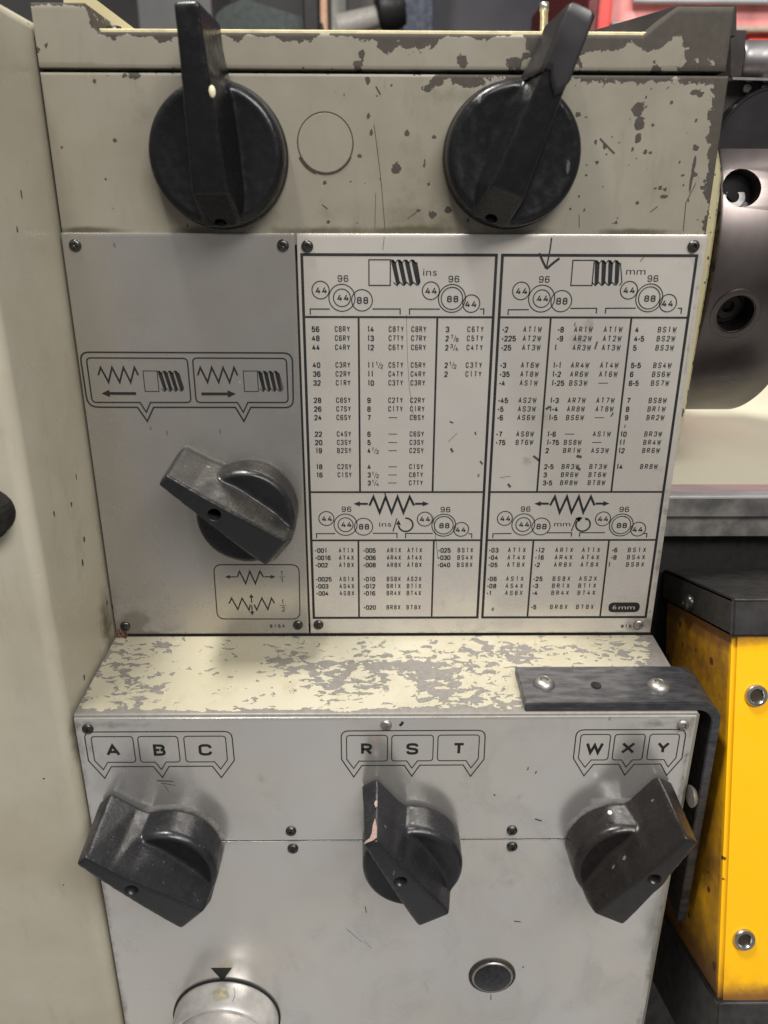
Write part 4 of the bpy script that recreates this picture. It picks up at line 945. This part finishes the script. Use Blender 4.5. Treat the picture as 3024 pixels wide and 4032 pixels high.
tag(obj('cover_latch_knob', b, plain('sooty_black', (.02, .018, .016), .8, spec=.15), None, origin=p), 'black faceted knob cut off by the left edge on the cream cover', 'knob')
# ================================================================== BRACKET bar over the ledge corner
br = thing('bent_steel_bracket', 'dark flat steel bar screwed on the ledge and bent down past the corner', 'bracket', (.30, -.06, -.24))
yf, yb_ = -.0748, -.0408
def ledge_z(y): return (-241.0+(-245.4+241.0)*(-y/M-.2)/75.0)*M
th = .0052; path = []
X0, XB, RB = .2465, .3560, .0135
def sect(t):
    pass
topl = [(X0, 0)]+[(X0+(XB-RB-X0)*i/12, 0) for i in range(1, 13)]
arc = [(XB-RB+RB*math.sin(a), -RB+RB*math.cos(a)) for a in [math.pi/2*i/10 for i in range(1, 11)]]
down = [(XB+.0020*i/8, -RB-.148*i/8) for i in range(1, 9)]
outer = topl+arc+down
def nrm2(i):
    a = outer[max(0, i-1)]; c = outer[min(len(outer)-1, i+1)]; d = Vector((c[0]-a[0], c[1]-a[1])).normalized(); return Vector((-d.y, d.x))
inner = [(p[0]-nrm2(i).x*th, p[1]-nrm2(i).y*th) for i, p in enumerate(outer)]
b = nb(); rings = []
zf = ledge_z(yf)+th+.0002; zbk = ledge_z(yb_)+th+.0002
for (ox, oz), (ix, iz) in zip(outer, inner):
    sk = -.0006 if ox <= X0+1e-6 else 0
    rings.append([b.verts.new(v) for v in ((ox, yf, zf+oz), (ox, yb_, zbk+oz), (ix, yb_, zbk+iz), (ix, yf, zf+iz))])
for A_, B_ in zip(rings, rings[1:]):
    for i in range(4): j = (i+1) % 4; b.faces.new((A_[i], A_[j], B_[j], B_[i]))
b.faces.new(rings[0][::-1]); b.faces.new(rings[-1])
bmesh.ops.recalc_face_normals(b, faces=b.faces[:])
es = [e for e in b.edges if e.calc_face_angle(0) > 1.0]
bmesh.ops.bevel(b, geom=es, offset=.0005, segments=2, affect='EDGES')
obj('bar', b, m_bracket, br, smooth=40)
def tz(y): return ledge_z(y)+th+.0002
nl = Vector((0, -.0587, .998)).normalized()
for px, py in ((2142, 2680), (2592, 2690)):
    q = onZ(px, py+12, tz(-.056)); q.z = tz(q.y)
    b = nb(); lathe(b, q, nl, [(.0062, 0), (.0061, .0006), (.0052, .0022), (.0038, .0032), (.0026, .0035), (.0024, .0034), (.0023, .0012), (0, .001)], 30)
    obj('button_head_screw', b, m_dull, br, smooth=40)
q = onZ(2347, 2698, tz(-.056)); q.z = tz(q.y)
b = nb(); lathe(b, q+Vector((0, 0, .00035)), nl, [(.0029, 0.0001), (.0026, .0001), (.0022, -.0002), (0, -.0002)], 24); obj('empty_hole', b, m_void, br)
# ================================================================== CHUCK
CYc, CZc, CRr = .110, -.0154, .1018
ck = thing('lathe_chuck', 'round dark steel lathe chuck with key sockets beyond the headstock edge', 'chuck', (.37, CYc, CZc))
def hitcyl(px, py, Rr):
    d = ray(px, py); a = d.y*d.y+d.z*d.z; o_ = CAM-Vector((0, CYc, CZc)); bq = o_.y*d.y+o_.z*d.z; c_ = o_.y*o_.y+o_.z*o_.z-Rr*Rr
    disc = bq*bq-a*c_
    if disc < 0: return None
    t = (-bq-math.sqrt(disc))/a; return CAM+d*t
bmk = nb(); lathe(bmk, (.3495, CYc, CZc), (1, 0, 0), [(.080, 0), (.1000, 0), (.1012, .0006), (CRr, .0018), (CRr, .0560), (.1008, .0575), (.0985, .058), (.075, .058), (.075, .04), (0, .04)], 128); bmesh.ops.recalc_face_normals(bmk, faces=bmk.faces[:])
me = bpy.data.meshes.new('chuck_body'); bmk.to_mesh(me); bmk.free()
tmp = bpy.data.objects.new('t', me); COL.objects.link(tmp); cuts = []
socks = []
for px, py, r0 in ((2922, 738, .0104), (2896, 1236, .0104)):
    h = hitcyl(px, py, CRr); n_ = Vector((0, h.y-CYc, h.z-CZc)).normalized(); socks.append((h, n_, r0))
    hb = nb(); lathe(hb, h, n_, [(r0, -.020), (r0, .01)], 40); bmesh.ops.recalc_face_normals(hb, faces=hb.faces[:]); hm = bpy.data.meshes.new('h'); hb.to_mesh(hm); hb.free()
    co_ = bpy.data.objects.new('c', hm); COL.objects.link(co_); cuts.append(co_); bo = tmp.modifiers.new('b', 'BOOLEAN'); bo.operation = 'DIFFERENCE'; bo.object = co_; bo.solver = 'EXACT'
dg = bpy.context.evaluated_depsgraph_get(); dg.update(); res = bpy.data.meshes.new_from_object(tmp.evaluated_get(dg))
bpy.data.objects.remove(tmp); [bpy.data.objects.remove(c_) for c_ in cuts]
obj('chuck_body', res, m_chuck, ck, smooth=35)
for k, (h, n_, r0) in enumerate(socks):
    b = nb(); lathe(b, h, n_, [(r0-.0003, -.015), (r0-.0004, -.013), (.0075, -.0125), (.0055, -.0125)], 32, False)
    lathe(b, h, n_, [(.0076, -.0155), (.0076, -.0118), (.0068, -.0108), (.0036, -.0108), (.0032, -.0140), (0, -.0140)], 4 if False else 28); obj('pinion_socket', b, plain('dull_pinion', (.33, .32, .31), .55, .4) if k == 0 else m_brownm, ck, smooth=30)
    if k == 1:
        b = nb(); lathe(b, h, n_, [(.0142, -.0014), (.0142, .0005), (.0136, .0007), (.0111, .0005), (.0105, -.001)], 40, False); obj('socket_ring', b, m_chuck, ck, smooth=30)
for a in (-35, 85, 205):
    b = nb(); box(b, .407, .44, -.013, .013, .03, .0965, .002)
    for v in b.verts: v.co = Vector((v.co.x, 0, 0))+Matrix.Rotation(R_(a), 3, 'X')@Vector((0, v.co.y, v.co.z))+Vector((0, CYc, CZc))
    obj('jaw', b, m_steel, ck)
# spindle nose behind the chuck
b = nb(); lathe(b, (.3385, CYc, CZc), (1, 0, 0), [(.078, 0), (.078, .011)], 64); obj('back_plate', b, m_brownm, ck, smooth=30)
# guard hood
gd = thing('chuck_guard', 'dark guard plate with round cap and riveted top strip above the chuck', 'chuck guard', (.42, CYc, .09))
p = onY(3032, 590, .0262)
b = nb(); lathe(b, (p.x, .034, p.z), (0, -1, 0), [(.0310, 0), (.0310, .0068), (.0303, .0078), (.0297, .0078), (.029, .0072), (0, .0072)], 64); obj('round_cap', b, m_blackm, gd, smooth=30)
P = [onY(x, y, .03) for x, y in ((2862, 300), (3200, 312), (3200, 640), (2835, 640))]
b = nb(); prism(b, [(p.x, p.z) for p in P], .034, .045); obj('guard_plate', b, m_brownm, gd)
P = [onY(x, y, .024) for x, y in ((2885, 303), (3220, 312), (3220, 322), (2885, 314))]
b = nb(); prism(b, [(p.x, p.z) for p in P], .024, .05); obj('top_strip', b, m_steel, gd)
for px in (2938, 3008):
    p = onY(px, 350, .034); b = nb(); lathe(b, p, (0, -1, 0), [(.0024, 0), (.0022, .0015), (0, .0024)], 16); obj('rivet', b, m_dull, gd, smooth=50)
# shaft and block behind the lid, right side
tb = thing('guard_pivot_bar', 'polished round bar with dark end block, right of the lid above the guard', 'pivot bar', onY(2960, 240, .12))
a_ = onY(2905, 242, .12); c_ = onY(3300, 242, .12)
b = nb(); lathe(b, a_, c_-a_, [(.0105, 0), (.0115, .002), (.0115, (c_-a_).length)], 32); obj('bar', b, plain('dull_bar', (.22, .21, .21), .4, .8), tb, smooth=35)
P = [onY(x, y, .095) for x, y in ((2878, 118), (2940, 120), (2918, 300), (2878, 300))]
b = nb(); prism(b, [(p.x, p.z) for p in P], .095, .14); obj('end_block', b, m_brownm, tb)
# ================================================================== BED
bd = thing('lathe_bed', 'grey lathe bed rail with bright ground edge under the chuck', 'lathe bed', (.55, .1, -.25))
zb = -.1577
b = nb(); pr = [(.030, zb), (.030, zb-.0135), (.034, zb-.0145), (.034, zb-.029), (.046, zb-.031), (.046, -.45), (.2, -.45), (.2, zb-.004), (.052, zb-.004), (.052, zb)]
a = [b.verts.new((.3436, y, z)) for y, z in pr]; c = [b.verts.new((.95, y, z)) for y, z in pr]; b.faces.new(a); b.faces.new(c[::-1])
for i in range(len(pr)): b.faces.new((a[i], c[i], c[(i+1) % len(pr)], a[(i+1) % len(pr)]))
bmesh.ops.recalc_face_normals(b, faces=b.faces[:])
bmesh.ops.bevel(b, geom=[e for e in b.edges if abs(e.verts[0].co.y-.030) < 1e-5 and abs(e.verts[1].co.y-.030) < 1e-5 and abs(e.verts[0].co.z-zb) < 1e-5 and abs(e.verts[1].co.z-zb) < 1e-5], offset=.0012, segments=2, affect='EDGES')
obj('bed_rail', b, plain('worn_bed_iron', (.22, .21, .195), .5, .3, var=.6, scale=60, bump=.0004), bd, smooth=30)
b = nb(); box(b, .3440, .95, .0297, .0525, zb-.0016, zb+.0006, .0005); obj('ground_way', b, plain('ground_way_steel', (.62, .61, .60), .42, .5, var=.2, scale=40, sc=(1, 6, 1)), bd, smooth=30)
b = nb(); box(b, .3436, .95, .0455, .0459, -.44, zb-.0312); obj('web_shade_sheet', b, m_void, bd)  # black sheet laid over the web as painted shade below the rail
gt = tag(obj('bed_cover_sheet', box(nb(), .3405, .98, .053, .62, zb-.005, zb-.0005, .0004), m_cream, None, origin=(.66, .33, zb)), 'plain pale cream sheet lying level behind the bed rail below the chuck', 'cover sheet')
# ================================================================== YELLOW BOX
yb = thing('yellow_switch_box', 'yellow enamel box with two steel grommets and black end caps leaning at the right edge', 'yellow box', (.45, -.05, -.30))
XL = .3625
FT, FB = onX(2889, 2507, XL), onX(2832, 3935, XL); RTp = onX(2624, 2357, XL)
dn_ = (FB-FT).normalized(); bk = (RTp-FT); bk = (bk-dn_*bk.dot(dn_)).normalized()
dep = (RTp-FT).length; ex = Vector((1, 0, 0)); Wd = .13; hgt = (FB-FT).length
ex = (ex-dn_*ex.dot(dn_)).normalized()
def YP(x, d, h): return FT+ex*x+bk*d+dn_*h
def yslab(name, h0, h1, grow, mat, gfun, bev=.002):
    V = []; F = []; G = []
    n1, n2, n3 = 16, 16, 40
    b = nb(); ly = b.verts.layers.float.new('grime_shade')
    def facegrid(fn, na, nb_):
        R0 = [[b.verts.new(fn(i/na, j/nb_)) for i in range(na+1)] for j in range(nb_+1)]
        for j in range(nb_+1):
            for i in range(na+1): pass
        for j in range(nb_):
            for i in range(na): b.faces.new((R0[j][i], R0[j][i+1], R0[j+1][i+1], R0[j+1][i]))
    g = grow
    H = h1-h0
    facegrid(lambda u, v: YP(-g+(Wd+2*g)*u, -g, h0+H*v), n1, n3)
    facegrid(lambda u, v: YP(-g, -g+(dep+2*g)*u, h0+H*v), n2, n3)
    facegrid(lambda u, v: YP(Wd+g, -g+(dep+2*g)*u, h0+H*v), n2, n3)
    facegrid(lambda u, v: YP(-g+(Wd+2*g)*u, -g+(dep+2*g)*v, h0), n1, n2)
    facegrid(lambda u, v: YP(-g+(Wd+2*g)*u, -g+(dep+2*g)*v, h1), n1, n2)
    facegrid(lambda u, v: YP(-g+(Wd+2*g)*u, dep+g, h0+H*v), n1, n3)
    bmesh.ops.remove_doubles(b, verts=b.verts[:], dist=1e-5); bmesh.ops.recalc_face_normals(b, faces=b.faces[:])
    es = [e for e in b.edges if e.calc_face_angle(0) > 1.0]; bmesh.ops.bevel(b, geom=es, offset=bev, segments=3, affect='EDGES')
    for v in b.verts:
        r_ = v.co-FT; v[ly] = gfun(r_.dot(ex), r_.dot(bk), r_.dot(dn_))
    return obj(name, b, mat, yb, smooth=50)
yslab('enamel_case', -.012, hgt+.012, 0, m_yellow, lambda x, d, h: min(1, (.62+.2*math.sin(h*60)*.5 if d > .003 else 0)+.8*math.exp(-(h/.006)**2)+.75*math.exp(-((h-hgt)/.008)**2)+.25*math.exp(-((h-hgt)/.03)**2)), .0022)  # sides coloured browner as painted shade, plus dirt along both ends
capt = (onX(2895, 2366, XL-.002)-FT).length
m_cap = plain('worn_black_cap', (.045, .042, .040), .42, .3, var=.5, scale=130)
yslab('end_cap', -capt, -.0005, .0022, m_cap, lambda x, d, h: 0, .0016)
yslab('end_cap', hgt+.0005, hgt+.06, .0022, m_cap, lambda x, d, h: 0, .0012)
fn_n = bk
for px, py in ((2976, 2737), (2928, 3697)):
    # intersection with the front face
    d = ray(px, py); nn = ex.cross(dn_).normalized(); t = (FT-CAM).dot(nn)/d.dot(nn); h = CAM+d*t
    if nn.dot(CAM-h) < 0: nn = -nn
    b = nb(); lathe(b, h, nn, [(.0063, 0), (.0063, .0012), (.0058, .0020), (.0043, .0021), (.0037, .0014), (.0035, .0002)], 36, False); obj('grommet', b, m_steel, yb, smooth=40)
    b = nb(); lathe(b, h, nn, [(.0036, .0004), (0, .0004)], 24, False); obj('grommet_hole', b, plain('dark_brown_hole', (.03, .018, .005), .6), yb)
sp = onX(2716, 2372, XL-.0022)
b = nb(); lathe(b, sp, (-1, 0, 0), [(.0058, 0), (.0056, .002), (.0042, .0036), (.0018, .004), (.0012, .003), (0, .003)], 24); obj('screw', b, m_dark, yb, smooth=40)
# lump of rag / putty hanging at the lower left of the box, behind the bar end
p = onX(2675, 3765, .372)
p = onY(2672, 3765, -.055)
b = nb(); bmesh.ops.create_icosphere(b, subdivisions=4, radius=1)
for v in b.verts:
    q = v.co.copy(); s_ = 1+.35*mnoise.noise(q*1.8)+.12*mnoise.noise(q*6); v.co = p+Vector((q.x*.0065*s_+.003*q.z*-1, q.y*.008*s_, q.z*.0125*s_))
tag(obj('cable_gland', b, plain('grimy_grey_gland', (.10, .095, .085), .45, .1, var=.6, scale=250, bump=.0004), None, True, origin=p), 'grimy grey lump hanging below the end of the bent bar', 'cable gland')
# ================================================================== BACKGROUND
st = lambda o, l=None: tag(o, kind='structure')
b = nb(); box(b, -3, 4, 2.6, 2.7, -1.1, 2.6); st(obj('wall', b, plain('dim_workshop_wall', (.16, .155, .15), .8, var=.3, scale=2)))
b = nb(); box(b, -4, 5, -4, 2.6, -1.15, -1.1); st(obj('floor', b, plain('concrete_floor', (.46, .455, .45), .7, var=.35, scale=5)))
b = nb(); box(b, -1.2, 2.2, .35, 1.25, -.62, -.60); tag(obj('machine_plinth', b, plain('dark_blue_grey_plinth', (.045, .05, .06), .5, var=.4, scale=8), None, origin=(.5, .8, -.61)), 'dark blue grey plinth low behind the gap at bottom right', 'plinth')
b = nb(); box(b, .344, 1.2, .02, .2, -1.1, -.46); tag(obj('bed_stand', b, m_brownm, None, origin=(.7, .1, -.8)), 'dark stand under the bed rail seen in the gap at bottom right', 'stand')
def bgbox(name, x0, y0, x1, y1, Y, dp, mat, label, cat, extra=0, top=0):
    a = onY(x0, y0, Y); c = onY(x1, y1, Y); b = nb(); box(b, min(a.x, c.x), max(a.x, c.x), Y, Y+dp, min(a.z, c.z)-extra, max(a.z, c.z)+top, .002)
    if isinstance(mat, bpy.types.Material): o = obj(name, b, mat, None, origin=((a.x+c.x)/2, Y+dp/2, min(a.z, c.z)-extra))
    return tag(o, label, cat)
bgbox('navy_post', 1588, -200, 1702, 240, 1.3, .1, plain('navy_paint', (.009, .017, .05), .5), 'navy blue upright post behind the middle of the lid', 'post', .9, .3)
bgbox('dark_locker', 1704, -200, 2338, 240, 1.5, .4, plain('dark_grey_locker_paint', (.045, .043, .052), .6, scale=5), 'dark grey locker behind the right lever knob', 'locker', .9, .3)
bgbox('timber_post', 1256, -200, 1292, 240, 1.35, .06, plain('pale_wood', (.7, .42, .28), .7), 'thin pinkish timber post behind the lid, between the green cover and pale pipes', 'post', .9, .3)
# dark green machine cover (blurred): sloped hump
P = [onY(x, y, 1.1) for x, y in ((845, 240), (850, 60), (880, 28), (940, 4), (975, -20), (1000, 8), (1270, 90), (1282, 240))]
b = nb(); prism(b, [(p.x, p.z) for p in P], 1.1, 1.35); tag(obj('green_machine_cover', b, plain('very_dark_green_paint', (.009, .02, .018), .5), None, origin=P[0]), 'very dark green sloping cover out of focus behind the lid', 'machine cover')
p1 = onY(1230, 28, 1.08); b = nb(); box(b, p1.x-.014, p1.x+.012, 1.05, 1.09, p1.z-.05, p1.z+.025, .003); tag(obj('black_clip', b, m_blackm, None, origin=p1), 'small black clip standing on the dark green cover', 'clip')
pa = onY(1330, 110, 1.2); pb_ = onY(1500, 62, 1.2)
vt = thing('pale_hand_lever', 'blurred pale lever with black ball grip behind the lid, left of the navy post', 'lever', pa)
b = nb(); lathe(b, pa, pb_-pa, [(.022, 0), (.018, (pb_-pa).length)], 20); obj('lever_arm', b, plain('pale_grey_enamel', (.34, .32, .29), .5), vt, smooth=40)
q = onY(1524, 40, 1.2); b = nb(); lathe(b, q-(pb_-pa).normalized()*.02, pb_-pa, [(.022, 0), (.034, .008), (.037, .03), (.03, .05), (0, .056)], 20); obj('ball_grip', b, m_blackm, vt, smooth=40)
bgbox('pale_pipe', 1300, -200, 1365, 240, 1.6, .08, plain('pale_pipe_paint', (.36, .35, .31), .6), 'upright pale pipe out of focus right of the timber post', 'pipe', .9, .3)
bgbox('pale_cabinet', 1366, -200, 1586, 240, 1.9, .3, plain('beige_grey_cabinet', (.25, .23, .21), .6), 'beige grey cabinet out of focus left of the navy post', 'cabinet', .9, .3)
bgbox('grey_sheet_stack', 520, -200, 846, 240, 1.8, .3, plain('mid_grey_sheet', (.22, .215, .21), .6, scale=3), 'grey board out of focus behind the left lever knob', 'board', .9, .3)
# thin rod
p = onY(2141, 110, .06); b = nb(); lathe(b, onY(2141, 140, .06), onY(2143, 30, .06)-onY(2141, 140, .06), [(.0022, 0), (.0022, .0115), (.0026, .0116), (.0026, .0155), (0, .0157)], 16)
tag(obj('thin_rod', b, m_dull, None, True, origin=p), 'thin upright rod with pale tip behind the right lever knob', 'rod')
# red tool cabinet with grey panel
rc = thing('red_tool_cabinet', 'red cabinet with pale front panel behind the right end of the lid', 'cabinet', onY(2700, 200, .8))
def rp(x, y, Y=.8): return onY(x, y, Y)
m_red = plain('red_enamel', (.85, .06, .045), .4, var=.25, scale=12); m_pink = plain('scuffed_red_panel', (.90, .33, .31), .5, var=.45, scale=16); m_gl = plain('grey_window_panel', (.52, .58, .62), .3, var=.3, scale=10)
def rbox(name, x0, y0, x1, y1, Ya, Yb, mat, ext=0):
    a = rp(x0, y0, Ya); c = rp(x1, y1, Ya); b = nb(); box(b, a.x, c.x, Ya, Yb, c.z-ext, a.z, .003); return obj(name, b, mat, rc)
rbox('cabinet_side', 2350, -250, 2402, 125, .78, 1.2, m_red, .5); rbox('cabinet_front', 2402, -250, 3500, 300, .82, 1.2, m_pink, .5)
rbox('window_panel', 2520, -250, 3500, 14, .80, .815, m_gl); rbox('lower_lip', 2402, 82, 2760, 100, .79, .815, m_dull); rbox('red_trim', 2950, 150, 3500, 196, .79, .815, m_red)
rbox('ledge_strip', 2860, 100, 3500, 128, .79, .818, plain('beige_strip', (.45, .37, .30), .5))
rbox('left_edge', 2340, -250, 2352, 125, .77, 1.2, plain('dark_red_edge', (.12, .01, .01), .5), .5)
